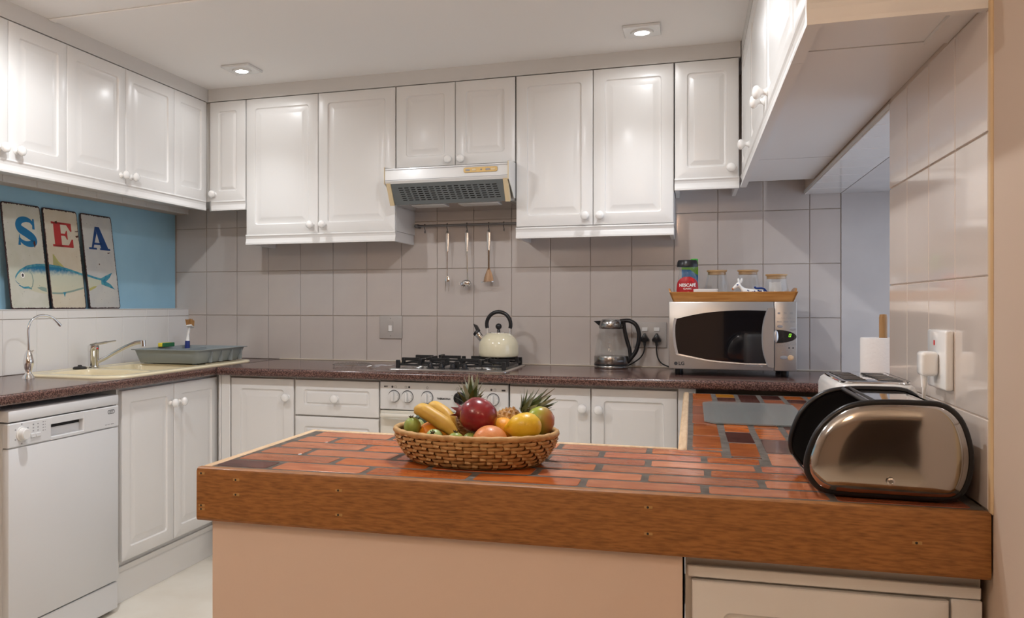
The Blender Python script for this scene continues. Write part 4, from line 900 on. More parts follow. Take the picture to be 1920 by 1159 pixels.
obj('scourer', MB().box((-2.628,3.885,z1+.001), (-2.617,3.985,z1+.022), .002), 'sponge_green', t)
bx, by = -2.612, 4.098
t = thing('dish_brush', 'white and blue dish brush standing bristles-up in the rack', 'brush', (bx,by,z0+.02))
obj('grip', MB().tube([(bx,by,z0+.012),(bx,by,z0+.060),(bx+.001,by+.001,z0+.098)], [.014,.0145,.013], 14), 'brush_blue', t)
obj('stem', MB().tube([(bx+.001,by+.001,z0+.097),(bx+.003,by+.003,z0+.13),(bx+.008,by+.008,z0+.172)], [.012,.008,.007], 12), 'ceramic_white', t)
M = Matrix.Translation((bx+.012,by+.010,z0+.176)) @ Matrix.Rotation(.33,4,'Z') @ Matrix.Rotation(-.22,4,'X') @ Matrix.Rotation(-.12,4,'Y')
obj('head', MB().box((-.016,-.032,-.005), (.016,.030,.004), .003).xf(M), 'ceramic_white', t)
br = MB(); random.seed(5)
for i in range(6):
    for j in range(11):
        x, y = -.013+.0052*i, -.026+.0052*j; d_ = random.uniform(-.002,.002)
        br.tube([(x,y,.003),(x*1.25+d_,y*1.25+d_,.034+random.uniform(-.002,.002))], .0021, 5)
obj('bristles', br.xf(M), 'bristle', t, kind='stuff')

# ------------------------------------------------------------------ the three leaning signs
SH = .478
def fish_top(s):
    K = [(.17,.30),(.22,.335),(.3,.368),(.5,.412),(.75,.432),(1.0,.436),(1.3,.426),(1.6,.400),(2.0,.358),(2.3,.328),(2.46,.318)]
    return interp(K, s)
def fish_bot(s):
    K = [(.17,.285),(.22,.250),(.3,.218),(.5,.180),(.75,.155),(1.0,.143),(1.3,.142),(1.6,.165),(2.0,.205),(2.3,.242),(2.46,.262)]
    return interp(K, s)
def interp(K, s):
    if s <= K[0][0]: return K[0][1]
    for (a, b), (c, d) in zip(K, K[1:]):
        if s <= c: return b+(d-b)*(s-a)/(c-a)
    return K[-1][1]
def flat(pts, lift): return MB().add([(lift,y,z) for y, z in pts], [list(range(len(pts)))])
def strip(lo, hi, lift):  # two polylines
    n = len(lo); return MB().add([(lift,y,z) for y, z in lo]+[(lift,y,z) for y, z in hi], [(i,i+1,n+i+1,n+i) for i in range(n-1)])
def band(path, widths, lift):
    lo, hi = [], []
    for i, p in enumerate(path):
        a, b = Vector(path[max(0,i-1)]), Vector(path[min(len(path)-1,i+1)]); tt = (b-a).normalized(); nn = Vector((-tt[1],tt[0]))*widths[i]/2
        lo.append(tuple(Vector(p)+nn)); hi.append(tuple(Vector(p)-nn))
    return strip(lo, hi, lift)
def sign(k, y0, y1, face, label):
    w = y1-y0; t = thing('sign', label, 'sign', (-2.797,y0,1.1905), 'three leaning fish signs')
    t.rotation_euler = (0, -math.atan(.062/SH), 0)
    obj('plate', MB().loft([[(x,a,b) for a, b in rr(i,w-i,i,SH-i,.014,4)] for i, x in ((0,-.004),(0,-.0008),(.0008,0))], True, True, True), 'sign_edge', t, local=True)
    random.seed(20+k); base = rr(.004,w-.004,.004,SH-.004,.012,4); pts = []
    for i in range(len(base)):
        a, b = Vector(base[i]), Vector(base[(i+1) % len(base)]); n_ = max(1, int((b-a).length/.004)); horiz = abs(b[1]-a[1]) < .001
        for q in range(n_):
            p = a.lerp(b, q/n_); c_ = Vector((w/2,SH/2)); j = random.uniform(0,.006 if horiz and p[1] > SH/2 else .0035)
            pts.append((p[0]+(j if p[0] < w/2 else -j) if not horiz else p[0], p[1]+(j if p[1] < SH/2 else -j) if horiz else p[1]))
    f_ = obj('painted_face', flat(pts, .0002), face, t, smooth=False, local=True)
    def pr(name, mb, m): return obj(name, mb, m, f_, smooth=False, local=True)
    S = lambda s, z: ((s-k)*w, z*SH)
    # fish
    a, b = max(k+.022, .17), min(k+.978, 2.46)
    ss = [a+(b-a)*i/24 for i in range(25)]; rows = []
    for j in range(9): rows.append([(.0005,S(s,0)[0],(fish_bot(s)+(fish_top(s)-fish_bot(s))*j/8)*SH) for s in ss])
    pr('fish_body', MB().loft(rows, False), 'fish_print')
    pr('fish_back', strip([S(s,fish_top(s)-.020) for s in ss], [S(s,fish_top(s)+.002) for s in ss], .0008), 'fish_blue')
    sp_ = MB()
    for q in range(26): 
        y, z = random.uniform(.01,w-.02), random.uniform(.01,SH-.01); r = random.uniform(.0006,.0016); sp_.v += []; sp_.add([(.0011,y,z),(.0011,y+r*1.8,z),(.0011,y+r*2,z+r),(.0011,y,z+r)], [(0,1,2,3)])
    pr('wear_specks', sp_, 'rust')
    return t, f_, pr, S, w
t, f_, pr, S, w = sign(0, 3.010,3.250,'sign_face_a','weathered metal sign with a blue letter S and fish head')
# S drawn as one thick stroke
cx, cz = .57, .742
sp = [S(cx+dx, cz+dz) for dx, dz in ((.20,.060),(.13,.100),(.0,.112),(-.13,.095),(-.19,.055),(-.15,.015),(.0,-.020),(.14,-.055),(.19,-.090),(.13,-.115),(.0,-.122),(-.12,-.105),(-.20,-.070))]
sp = [(p[0],p[1]) for p in cr([(a,b,0) for a, b in sp],5)]; n_ = len(sp)
wd = [.010+.030*math.sin(PI*i/(n_-1))**1.0 for i in range(n_)]
l1 = pr('letter', band(sp, wd, .0006), 'letter_blue')
for dx, dz, dy in ((.20,.075,1),(-.20,-.085,-1)): obj('letter_serif', flat([S(cx+dx-.035,cz+dz-.052),S(cx+dx+.03,cz+dz-.052),S(cx+dx+.03,cz+dz+.048),S(cx+dx-.015*dy,cz+dz+.048)], .0007), 'letter_blue', f_, smooth=False, local=True)
pr('fish_eye_white', MB().add([(.0010,S(.36,0)[0]+.0115*math.cos(q*PI/10),.318*SH+.0125*math.sin(q*PI/10)) for q in range(20)], [list(range(20))]), 'white_print')
pr('fish_eye', MB().add([(.0013,S(.36,0)[0]+.0065*math.cos(q*PI/10),.318*SH+.0075*math.sin(q*PI/10)) for q in range(20)], [list(range(20))]), 'print_dark')
pr('fish_gill', band([S(.52,.375),S(.60,.33),S(.62,.27),S(.58,.215),S(.50,.19)], [.003,.005,.006,.006,.003], .0009), 'fish_shade')
pr('fish_mouth', band([S(.165,.268),S(.21,.245),S(.26,.235)], [.002,.003,.002], .0010), 'fish_blue')
pr('fish_cheek', band([S(.24,.225),S(.36,.200),S(.48,.205),S(.56,.19)], [.003,.008,.010,.004], .0009), 'fish_blue')
pr('fish_side_fin', flat([S(.70,.205),S(.82,.215),S(.95,.205),S(.95,.165),S(.83,.175)], .0009), 'fish_shade')
pr('rust_patch', flat([S(.72,.635),S(.77,.66),S(.78,.615),S(.75,.585)], .0012), 'rust')
t, f_, pr, S, w = sign(1, 3.265,3.502,'sign_face_b','weathered metal sign with a red letter E and fish body')
E0, E1, Z0, Z1 = 1.20, 1.78, .62, .868
rects = [(1.26,1.46,Z0,Z1),(E0,1.50,Z1-.022,Z1),(E0,1.50,Z0,Z0+.022),(1.46,E1,Z1-.022,Z1),(1.46,E1,Z0,Z0+.022),(1.46,1.62,.735,.757)]
le = MB()
for a, b, c, d in rects: le.add([(.0006,*S(a,c)),(.0006,*S(b,c)),(.0006,*S(b,d)),(.0006,*S(a,d))], [(0,1,2,3)])
for P4 in ([S(1.78,Z1),S(1.78,.785),S(1.74,.785),S(1.64,Z1-.022)], [S(1.80,Z0),S(1.80,.705),S(1.76,.705),S(1.66,Z0+.022)], [S(1.56,.746),S(1.62,.79),S(1.645,.79),S(1.645,.70),S(1.62,.70)]): le.add([(.0007,*p) for p in P4], [list(range(len(P4)))])
pr('letter', le, 'letter_red')
df = pr('fish_dorsal_fin', flat([S(1.14,.428),S(1.16,.545),S(1.20,.532),S(1.30,.475),S(1.46,.418)], .0004), 'fish_fin')
for q in range(7): obj('fin_ray', band([S(1.17+.035*q,.428-.002*q),S(1.165+.022*q,.528-.014*q)], [.0015,.0008], .0009), 'fish_shade', df, smooth=False, local=True)
pr('fish_belly_fin', flat([S(1.34,.165),S(1.38,.115),S(1.41,.150),S(1.44,.165)], .0009), 'fish_blue')
pr('fish_belly_line', band([S(1.03+.94*q/10, fish_bot(1.03+.94*q/10)+.012) for q in range(11)], [.008]*11, .0008), 'fish_shade')
pr('rust_patch', flat([S(1.30,.868),S(1.37,.880),S(1.38,.855),S(1.33,.852)], .0012), 'rust')
pr('rust_mark', flat([S(1.88,.745),S(1.97,.755),S(1.97,.735),S(1.90,.728)], .0012), 'rust'); pr('rust_streak', flat([S(1.87,.795),S(1.975,.80),S(1.975,.79),S(1.90,.788)], .0012), 'rust')
t, f_, pr, S, w = sign(2, 3.527,3.766,'sign_face_c','weathered metal sign with a navy letter A and fish tail')
la = MB()
for P4 in ([S(2.42,.87),S(2.56,.87),S(2.80,.642),S(2.56,.642)], [S(2.42,.87),S(2.46,.80),S(2.315,.642),S(2.255,.642)], [S(2.36,.700),S(2.60,.700),S(2.62,.678),S(2.33,.678)],
           [S(2.17,.625),S(2.42,.625),S(2.42,.645),S(2.17,.645)], [S(2.52,.625),S(2.86,.625),S(2.86,.645),S(2.52,.645)]): la.add([(.0006,*p) for p in P4], [list(range(len(P4)))])
pr('letter', la, 'letter_navy')
pr('fish_tail_fin', MB().add([(.0010,*S(a,b)) for a, b in ((2.44,.320),(2.60,.350),(2.84,.388),(2.72,.325),(2.60,.288),(2.74,.262),(2.87,.205),(2.66,.232),(2.44,.258))], [(0,1,2,3,4),(0,4,8),(8,4,5,6,7)]), 'fish_blue')
pr('fish_rear_fin', flat([S(2.03,.21),S(2.20,.235),S(2.30,.238),S(2.22,.215),S(2.05,.185)], .0009), 'fish_fin')
pr('rust_patch', flat([S(2.42,.475),S(2.45,.48),S(2.46,.465),S(2.43,.463)], .0012), 'rust'); pr('rust_streak', flat([S(2.74,.60),S(2.84,.605),S(2.84,.60),S(2.76,.59)], .0012), 'rust')
# ------------------------------------------------------------------ brick counter
CT = .853
t = thing('brick_counter', 'L-shaped glazed brick counter with a thick wooden edge', 'counter', (-.3,1.95,.742))
XL_, XR_ = -1.029, .484
YB = 2.25
obj('bed', MB().prism([(XL_+.02,yf(XL_)+.025),(XR_,yf(XR_)+.025),(XR_,3.69),(-.014,3.69),(-.014,YB-.01),(XL_+.02,YB-.01)], .7375, CT-.0002), 'grout_counter', t, smooth=False)
fb = MB()
def board(x0, x1, za, zb):
    pr_ = [(0,za+.006),(.003,za+.001),(.006,za),(.026,za),(.026,zb-.001),(.022,zb+.001),(.008,zb+.0015),(.003,zb-.001),(.0005,zb-.006)]
    return MB().loft([[(x,yf(x)+y,z) for y, z in pr_] for x in (x0,x1)], True, True, True)
b = obj('front_board', board(XL_,XR_-.0005,.738,CT), 'oak_edge', t, ang=30)
for x, z in ((-1.018,.842),(-1.018,.772),(-1.018,.764),(-.935,.832),(-.935,.800),(-.70,.823),(-.70,.772),(-.08,.828),(-.08,.778),(.37,.795)):
    y = yf(x); obj('wood_plug', MB().box((x-.007,y-.0003,z-.003), (x+.009,y+.003,z+.003), .0008), 'filler', b); obj('nail_hole', MB().ball((x,y+.0002,z), .0024, 8, 6), 'joint_dark', b)
obj('left_board', MB().box((XL_,yf(XL_)+.026,.748), (XL_+.022,YB+.012,CT+.001), .003), 'pale_wood', t)
obj('back_board', MB().box((XL_+.022,YB-.008,.780), (-.034,YB+.012,CT+.0015), .003), 'pale_wood', t)
obj('inner_board', MB().box((-.034,YB-.008,.780), (-.012,3.69,CT+.003), .004), 'pale_wood', t)
random.seed(11)
def brick(x0, x1, y0a, y1a, y0b, y1b, m):   # plan corners; y?a at x0, y?b at x1
    j = lambda: random.uniform(-.0015,.0015); h = CT+random.uniform(.0003,.0007); e = .005
    P4 = [(x0+j(),y0a+j()),(x1+j(),y0b+j()),(x1+j(),y1b+j()),(x0+j(),y1a+j())]
    c_ = Vector((sum(p[0] for p in P4)/4, sum(p[1] for p in P4)/4))
    def ins(p, d): return (p[0]+(d if p[0] < c_[0] else -d), p[1]+(d if p[1] < c_[1] else -d))
    def oct_(d, q):   # clipped corners
        out = []; R = [ins(p,d) for p in P4]
        for i in range(4):
            a, b_, c2 = Vector(R[i-1]), Vector(R[i]), Vector(R[(i+1) % 4])
            out += [tuple(b_+(a-b_).normalized()*q), tuple(b_+(c2-b_).normalized()*q)]
        return out
    loops = [[(x,y,CT-.006) for x, y in oct_(0,.004)], [(x,y,h-.002) for x, y in oct_(.0004,.005)], [(x,y,h) for x, y in oct_(.0015,.006)]]
    mb = MB().loft(loops, True, False, True); ctr = (c_[0],c_[1],CT-.006); mb.move((-ctr[0],-ctr[1],-ctr[2]))
    o = link('brick', mesh_from('brick', mb, m, True, 12), t, Vector(ctr)-WL[t.name]); return o
O, R_, D, A_, T_ = 'brick_orange','brick_red','brick_dark','brick_amber','brick_terracotta'
nrow = 6
def rowY(x, r, top):   # r counted from the front; joints 14 mm
    y0 = yf(x)+.036; y1 = YB-.012; p = (y1-y0+.012)/nrow
    return y0+p*r+(p-.0145 if top else 0)
ROWS = [ # brick ends in X per row from the front; materials
 ([-1.012,-.877,-.662,-.433,-.208,.022,.245,.470], [D,T_,O,O,T_,T_,R_]),
 ([-1.005,-.770,-.545,-.315,-.092,.130,.360,.470], [T_,O,O,T_,T_,T_,R_]),
 ([-1.000,-.880,-.655,-.430,-.195,.030,.255,.470], [T_,T_,R_,O,T_,O,R_]),
 ([-.995,-.770,-.545,-.320,-.095,.135,.360,.470], [T_,O,O,R_,T_,R_,O]),
 ([-.990,-.890,-.660,-.435,-.205,.025,.150], [T_,O,O,T_,R_,O]),
 ([-.985,-.760,-.540,-.315,-.100,.072], [T_,O,O,T_,O]),
]
for r, (xs_, ms) in enumerate(ROWS):
    for x0, x1, m in zip(xs_, xs_[1:], ms):
        x0 += .006; x1 -= .006
        brick(x0, x1, rowY(x0,r,0), rowY(x0,r,1), rowY(x1,r,0), rowY(x1,r,1), m)
cols = [ # x0,x1, joints in Y, materials
 (.0,.070,[2.250,2.285,2.505,2.760,2.985,3.235,3.430,3.680],[O,O,O,R_,R_,O,O]),
 (.086,.154,[2.160,2.180,2.400,2.600,2.82,3.05,3.28,3.42,3.55,3.680],[O,O,D,O,O,T_,R_,D,A_]),
 (.168,.236,[2.080,2.255,2.480,2.70,2.92,3.15,3.38,3.680],[T_,D,O,O,T_,D,D]),
 (.250,.318,[2.080,2.245,2.465,2.69,2.91,3.14,3.36,3.52,3.680],[T_,O,R_,D,T_,O,R_,D]),
 (.332,.400,[2.080,2.30,2.53,2.75,2.97,3.20,3.42,3.55,3.680],[O,D,O,T_,R_,O,D,O]),
 (.414,.476,[2.080,2.24,2.46,2.69,2.91,3.14,3.36,3.680],[R_,O,D,O,T_,D,O]),
]
for x0, x1, ys_, ms in cols:
    for y0, y1, m in zip(ys_, ys_[1:], ms): brick(x0, x1, y0+.006, y1-.006, y0+.006, y1-.006, m)
# ------------------------------------------------------------------ frosted glass board
gb = [(.066,2.745),(.034,2.785),(.034,3.30),(.060,3.338),(.300,3.338),(.332,3.30),(.332,2.785),(.300,2.745)]
tag(obj('cutting_board', MB().loft([[(x+.0*i,y,z) for x, y in gb] for i, z in ((0,.8556),(1,.8596))], True, True, True), 'frosted_glass', smooth=False), 'frosted glass cutting board lying on the brick counter', 'cutting board')
# ------------------------------------------------------------------ bread bin
t = thing('bread_bin', 'chrome roll-top bread bin with black rims, its lid rolled open', 'bread bin', (.335,1.92,.854))
OUT = [(.202,.903),(.205,.933),(.222,.976),(.249,1.007),(.28,1.025),(.324,1.032),(.383,1.033),(.425,1.030),(.452,1.007),(.466,.967),(.469,.929),(.462,.891),(.447,.868),(.417,.8625),(.332,.8622),(.263,.8622),(.227,.867),(.21,.883)]
ol = cr([(x,0,z) for x, z in OUT],4,True); C0 = (.336,.945)
YA, YZ = 1.782, 2.060
def prof(s, y, dz=0): return [(C0[0]+(x-C0[0])*s, y, C0[1]+(z-C0[1])*s+dz) for x, _, z in ol]
for y, s, nm in ((YA,-1,'near_end'),(YZ,1,'far_end')):
    e = obj('end_cap', MB().loft([prof(.985,y-s*.010), prof(.985,y), prof(.97,y+s*.006), prof(.93,y+s*.013), prof(.85,y+s*.018), prof(.6,y+s*.021), prof(.3,y+s*.022), prof(.02,y+s*.022)], True, False, True), 'chrome_soft', t, ang=80)
    obj('black_rim', MB().tube([(x,y,z) for x, _, z in prof(.985,y)], .0066, 10, closed=True), 'black_plastic', e)
    obj('inner_lining', MB().loft([prof(.975,y-s*.009), prof(.95,y-s*.004), prof(.6,y), prof(.05,y)], True, False, True), 'black_plastic', e, ang=70)
    obj('screw', MB().lathe([(.007,0),(.007,.003),(.004,.004),(.0035,.002),(0,.002)], (0,0,0), 16, Matrix.Rotation(PI/2*(1 if s < 0 else -1),3,'X')).move((.338,y+s*.0225,.892)), 'steel', e)
body = [p for p in ol]; 
def sheet(i0, i1, s0, s1):
    n_ = len(ol); idx = [(i % n_) for i in range(i0, i1+1)]
    a = [(C0[0]+(ol[i][0]-C0[0])*s0, C0[1]+(ol[i][2]-C0[1])*s0) for i in idx]; b = [(C0[0]+(ol[i][0]-C0[0])*s1, C0[1]+(ol[i][2]-C0[1])*s1) for i in idx]
    return MB().loft([[(x,YA+.008,z) for x, z in a],[(x,YZ-.008,z) for x, z in a],[(x,YZ-.008,z) for x, z in b],[(x,YA+.008,z) for x, z in b],[(x,YA+.008,z) for x, z in a]], False)
obj('fixed_shell', sheet(28,66,.985,.972), 'chrome_soft', t, ang=50)
obj('roll_lid', sheet(19,36,.970,.958), 'chrome', t, ang=60)
obj('lid_handle', MB().tube([(.305,YA,1.030),(.305,YZ,1.030)], .0045, 10).tube([(.318,YA,1.033),(.318,YZ,1.033)], .003, 8), 'black_plastic', t)
obj('front_rod', MB().tube([(.207,YA,.885),(.207,YZ,.885)], .003, 8), 'chrome', t)
for y in (YA+.01,YZ-.01): obj('foot', MB().box((.25,y-.006,.8543), (.42,y+.006,.8635), .002), 'black_plastic', t)
# ------------------------------------------------------------------ toaster
t = thing('toaster', 'white and chrome two-slot toaster behind the bread bin', 'toaster', (.385,2.27,.854))
TA, TB_, TC, TD = .298, .462, 2.105, 2.420
obj('body', MB().loft([[(x,y,z) for x, y in rr(TA+i,TB_-i,TC+i,TD-i,.035,5)] for i, z in ((.004,.8545),(0,.862),(0,1.020),(.004,1.032),(.012,1.039))], True, True, True), 'white_enamel', t, ang=40)
tp = obj('top_plate', MB().loft([[(x,y,z) for x, y in rr(TA+i,TB_-i,TC+i,TD-i,.03,5)] for i, z in ((.011,1.0385),(.013,1.0415),(.018,1.0425))], True, False, True), 'chrome', t)
for x0, x1 in ((.322,.366),(.392,.436)):
    s_ = obj('slot', MB().box((x0,TC+.035,1.0426), (x1,TD-.035,1.0432)), 'slot_dark', tp, smooth=False)
    m_ = MB()
    for k in range(6): m_.tube([(x0,TC+.06+.038*k,1.0436),(x1,TC+.06+.038*k,1.0436)], .0012, 6)
    obj('slot_wires', m_, 'chrome', s_, kind='stuff')
obj('slot_frame', MB().loft([[(x,y,1.044) for x, y in rr(.314-i,.444+i,TC+.027-i,TD-.027+i,.01,3)] for i in (0,.005)]), 'black_plastic', tp, smooth=False)
obj('lever', MB().box((.370,TC-.016,.96), (.392,TC,.972), .003), 'black_plastic', t)
# ------------------------------------------------------------------ paper towel roll
px, py = .556, 3.0
t = thing('paper_towel_holder', 'wooden paper towel stand, its pole sticking out of the roll', 'towel holder', (px,py,.8465))
obj('base', MB().lathe([(.070,0),(.072,.004),(.070,.012),(.010,.013)], (px,py,.8467), 30), 'pole_wood', t)
obj('pole', MB().lathe([(.0115,.010),(.0115,.325),(.010,.334),(0,.335)], (px,py,.8467), 18), 'pole_wood', t)
pp = [(.020,.0145),(.0615,.0145),(.063,.018),(.063,.259),(.0615,.262),(.020,.262)]
tag(obj('paper_towel_roll', MB().lathe(pp+[pp[0]], (px,py,.8467), 40), 'paper'), 'embossed white paper towel roll by the tiled pier', 'paper towel')
# ------------------------------------------------------------------ basket
bx, by, bz = -.471, 1.928, .8545
AX, AY, HB = .186, .146, .067
t = thing('fruit_basket', 'oval woven wicker basket on the brick counter', 'basket', (bx,by,bz))
def wall(a, h, off=0):   # h 0..1
    k = .80+.20*math.sin(max(0,min(1,h))*PI/2)**.8
    return (bx+(AX*k+off)*math.cos(a), by+(AY*k+off)*math.sin(a), bz+.003+HB*h)
NS, NR = 66, 8
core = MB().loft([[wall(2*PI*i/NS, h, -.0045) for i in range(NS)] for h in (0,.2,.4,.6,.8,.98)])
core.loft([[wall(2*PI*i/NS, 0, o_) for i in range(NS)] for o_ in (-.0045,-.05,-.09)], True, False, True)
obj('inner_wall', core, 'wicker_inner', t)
wv = MB()
def bump_patch(a0, a1, h0, h1, vert):
    nu, nvv = (4, 3); rows = []
    for j in range(nvv):
        v_ = j/(nvv-1); row = []
        for i in range(nu+1):
            u_ = i/nu; e = max(0, (math.sin(PI*v_) if vert else math.sin(PI*u_))); f_ = .0012*(math.sin(PI*(u_ if vert else v_)))
            row.append(wall(a0+(a1-a0)*u_, h0+(h1-h0)*v_, -.0034+(.0070 if vert else .0056)*e**.5+f_*1.3))
        rows.append(row)
    wv.loft(rows, False)
da = 2*PI/NS
for r in range(NR):
    h0, h1 = r/NR, (r+1)/NR
    for i in range(NS):
        if (i+r) % 3 == 0: bump_patch((i+.10)*da, (i+.90)*da, h0-.28/NR, h1+.28/NR, True)
        elif (i+r) % 3 == 1: bump_patch((i-.10)*da, (i+2.10)*da, h0+.08/NR, h1-.08/NR, False)
obj('weave', wv, 'wicker', t, kind='stuff', ang=60)
rim = MB(); n_ = 132; loops = []
for i in range(n_+1):
    a = 2*PI*i/n_; c_ = Vector(wall(a, 1, -.001)); rad = Vector((math.cos(a)/AX, math.sin(a)/AY, 0)).normalized(); r_ = .0062+.0007*math.sin(i*PI*.5+.4)
    loops.append([tuple(c_+rad*r_*math.cos(q*PI/4)+Vector((0,0,r_*1.05*math.sin(q*PI/4)))) for q in range(8)])
rim.loft(loops); obj('rim', rim, 'wicker', t, ang=70)
foot = MB().loft([[wall(2*PI*i/NS, 0, o_) for i in range(NS)] for o_ in (.003,-.003)]); foot.v = [(v[0],v[1],v[2]-.0015) for v in foot.v]
obj('base_coil', foot, 'wicker', t)
# ------------------------------------------------------------------ fruit
FG = 'fruit in the wicker basket'
def fruit(name, label, cat, c): return thing(name, label, cat, c, FG)
def Rm(ax, deg): return Matrix.Rotation(math.radians(deg), 3, ax)
# pomegranate
c = Vector((-.452,1.888,.962))
t = fruit('pomegranate', 'large dark red pomegranate in the middle of the basket', 'pomegranate', c)
body = MB(); body.lathe([(0,-.0395),(.014,-.0385),(.027,-.031),(.037,-.016),(.0412,.002),(.0395,.018),(.031,.031),(.020,.038),(.012,.041),(.009,.043)], (0,0,0), 32)
Q = (Rm('Z',-20) @ Rm('Y',-84)).to_4x4(); body.xf(Matrix.Translation(c) @ Q)
obj('skin', body, 'pomegranate', t, ang=80)
cal = MB().lathe([(.012,.036),(.0115,.048),(.013,.054)], (0,0,0), 12)
for k in range(6):
    a = k*PI/3; ca, sa = math.cos(a), math.sin(a)
    cal.add([(.013*math.cos(a-.4),.013*math.sin(a-.4),.052),(.013*math.cos(a+.4),.013*math.sin(a+.4),.052),(.019*ca,.019*sa,.068),(.010*ca,.010*sa,.053)], [(0,1,2),(1,3,2),(3,0,2)])
obj('calyx', cal.xf(Matrix.Translation(c) @ Q), 'pom_calyx', t)
def citrus(name, label, cat, c, r, m, M=None, dimple=True):
    t = fruit(name, label, cat, c); obj('peel', MB().ball(c, r, 28, 18, M), m, t, ang=80)
    return t
citrus('grapefruit','pink-orange grapefruit at the front of the basket','grapefruit',(-.417,1.846,.912),(.039,.037,.036),'grapefruit')
citrus('orange','deep orange under the bananas','orange',(-.560,1.890,.909),(.038,.038,.036),'orange')
citrus('orange','bright orange between pomegranate and lemon','orange',(-.405,1.925,.925),(.031,.031,.031),'orange_bright')
# lemon
c = Vector((-.347,1.878,.944)); t = fruit('lemon','big yellow lemon with its tip pointing left','lemon',c)
L_ = MB().lathe([(0,-.047),(.005,-.0465),(.0085,-.043),(.0105,-.039),(.017,-.033),(.026,-.022),(.0305,-.006),(.0305,.010),(.025,.024),(.015,.033),(.006,.0365),(0,.037)], (0,0,0), 30)
L_.xf(Matrix.Translation(c) @ (Rm('Y',80) @ Rm('X',6)).to_4x4()); obj('peel', L_, 'lemon', t, ang=80)
# mango
c = Vector((-.328,1.945,.944)); t = fruit('mango','green and red mango at the right of the basket','mango',c)
mg = MB().lathe([(0,-.041),(.012,-.039),(.023,-.030),(.031,-.014),(.033,.002),(.030,.018),(.022,.031),(.011,.038),(0,.040)], (0,0,0), 30)
mg.xf((Rm('Y',35) @ Rm('X',10)).to_4x4()); mg.v = [(v[0]*1.0,v[1]*.85,v[2]) for v in mg.v]; mg.move(c); obj('skin', mg, 'mango', t, ang=80)
obj('stem_scar', MB().ball((c[0]-.022,c[1]-.006,c[2]+.031), .003, 8, 6), 'banana_tip', t)
# bananas
def banana(label, pts, r, tip):
    P = cr(pts, 6); n_ = len(P); t = fruit('banana', label, 'banana', P[n_//2])
    rad = [r*min(1, .42+1.9*min(i, n_-1-i)/(n_-1))**.8 if min(i,n_-1-i) > 0 else r*.30 for i in range(n_)]
    obj('peel', MB().tube(P, rad, 7), 'banana', t, ang=75)
    e = Vector(P[-1 if tip else 0]); d_ = (e-Vector(P[-2 if tip else 1])).normalized()
    obj('tip', MB().tube([tuple(e-d_*.001), tuple(e+d_*.006)], [r*.3,r*.22], 8), 'banana_tip', t)
banana('front banana lying across the left of the basket', [(-.597,1.885,.966),(-.580,1.872,.972),(-.545,1.862,.957),(-.514,1.856,.939),(-.494,1.852,.918)], .0175, True)
banana('rear banana tucked behind the front one', [(-.586,1.940,.965),(-.569,1.932,.972),(-.540,1.916,.961),(-.521,1.902,.942),(-.511,1.892,.918)], .0165, True)
# green guavas and avocado
def feijoa(label, c, r, m, M=None, crown=(0,0,1)):
    c = Vector(c); t = fruit('green_guava', label, 'guava', c); obj('skin', MB().ball(c, r, 22, 14, M), m, t, ang=80)
    d_ = Vector(crown).normalized(); e = c+Vector([d_[i]*r[i] for i in range(3)]); cal = MB(); u = d_.orthogonal().normalized(); w_ = d_.cross(u)
    for k in range(5):
        a = k*2*PI/5; q = u*math.cos(a)+w_*math.sin(a); cal.tube([tuple(e-d_*.002+q*.002), tuple(e+d_*.004+q*.0055)], [.0018,.0008], 5)
    cal.ball(e, .0028, 8, 6); obj('crown', cal, 'banana_tip', t)
feijoa('plump green guava at the far left of the basket', (-.602,1.868,.935), (.0195,.0195,.0205), 'feijoa', None, (-.1,-.1,1))
feijoa('pale green guava half hidden behind the left one', (-.604,1.912,.926), (.019,.019,.020), 'feijoa_pale')
feijoa('pale green guava with a dark eye at the front rim', (-.541,1.838,.917), (.0195,.018,.0185), 'feijoa_pale', None, (.0,-.75,.65))
feijoa('green guava low at the front left of centre', (-.492,1.838,.912), (.019,.017,.0185), 'feijoa')
feijoa('green guava low at the front beside the grapefruit', (-.464,1.858,.910), (.019,.018,.018), 'feijoa')
c = (-.594,1.965,.929); t = fruit('avocado','dark green avocado at the back left of the basket','avocado',c)
obj('skin', MB().ball(c, (.036,.024,.022), 22, 14, Rm('Y',14)), 'avocado', t, ang=80); obj('stem_scar', MB().ball((c[0]-.034,c[1],c[2]+.009), .003, 8, 6), 'banana_tip', t)
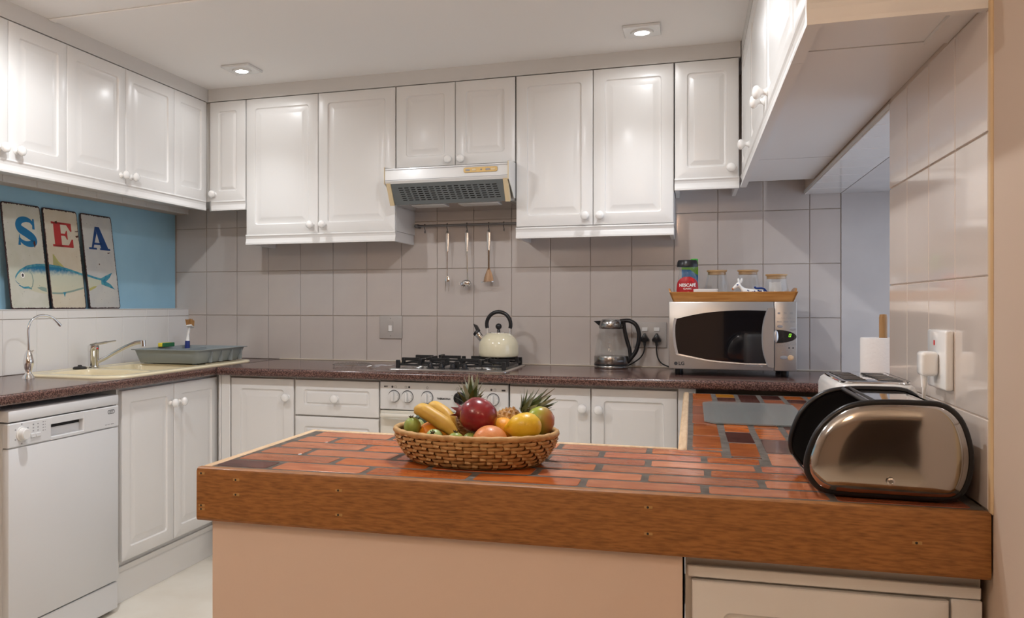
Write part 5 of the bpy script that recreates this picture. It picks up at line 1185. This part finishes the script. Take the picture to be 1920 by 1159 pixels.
# pineapples
def pineapple(label, base, axis, length, r, crown_len, seed, nleaf=34, grey=.3):
    random.seed(seed); base = Vector(base); ax = Vector(axis).normalized(); u = ax.orthogonal().normalized(); w_ = ax.cross(u)
    t = fruit('pineapple', label, 'pineapple', base)
    core = MB(); prof_ = [(0,0),(.55,.04),(.85,.18),(1,.45),(.95,.7),(.75,.9),(.4,1.0)]
    core.loft([[tuple(base+ax*length*z+(u*math.cos(q*PI/10)+w_*math.sin(q*PI/10))*r*max(k,.01)) for q in range(20)] for k, z in prof_], True, True, True)
    b_ = obj('flesh_skin', core, 'pineapple_skin', t, ang=80)
    ey = MB()
    for row in range(11):
        z = .06+row*.085; k = interp([(zz,kk) for kk, zz in prof_], z); 
        for q in range(11):
            a = (q+.5*(row % 2))*2*PI/11; n_ = u*math.cos(a)+w_*math.sin(a); p = base+ax*length*z+n_*r*k
            s_ = r*.30*max(.5,k); T1 = (ax.cross(n_)).normalized()
            ey.add([p-T1*s_-n_*.002, p-ax*s_*.8-n_*.002, p+T1*s_-n_*.002, p+ax*s_*.8-n_*.002, p+n_*.004+ax*.002], [(0,1,4),(1,2,4),(2,3,4),(3,0,4)])
    obj('eyes', ey, 'pineapple_skin', b_, smooth=False, kind='stuff')
    top = base+ax*length
    cr_ = [MB(), MB()]
    for k in range(nleaf):
        f = k/nleaf; a = k*2.39996; n_ = u*math.cos(a)+w_*math.sin(a); sp_ = .95-.85*f
        Ln = crown_len*(.55+.45*f)*random.uniform(.85,1.1); wd = .0088*random.uniform(.8,1.2)
        T1 = ax.cross(n_).normalized(); rows = []
        for q in range(6):
            s_ = q/5; o_ = top+ax*(.004+.012*f)+n_*(.007*(1-f)+.003)+ax*Ln*(s_*(1-.45*sp_)-.10*sp_*s_*s_)+n_*Ln*sp_*(.75*s_+.25*s_*s_)
            wq = wd*(1-s_**1.6)+.0002
            rows.append([o_-T1*wq+n_*wq*.35, o_, o_+T1*wq+n_*wq*.35, o_-ax*.0008-n_*.0008])
        cr_[1 if random.random() < grey else 0].loft(rows, True, True, True)
    c_ = obj('crown', cr_[0], 'leaf', t, ang=60)
    if cr_[1].v: obj('crown_pale_leaves', cr_[1], 'leaf_grey', c_, ang=60)
pineapple('small pineapple leaning right with a bushy crown behind the mango', (-.452,1.975,.908), (.085,.02,.052), .090, .033, .088, 4, 44)
pineapple('small pineapple whose crown rises behind the pomegranate', (-.500,1.985,.885), (.0,.02,.09), .085, .033, .070, 9, 26, .45)
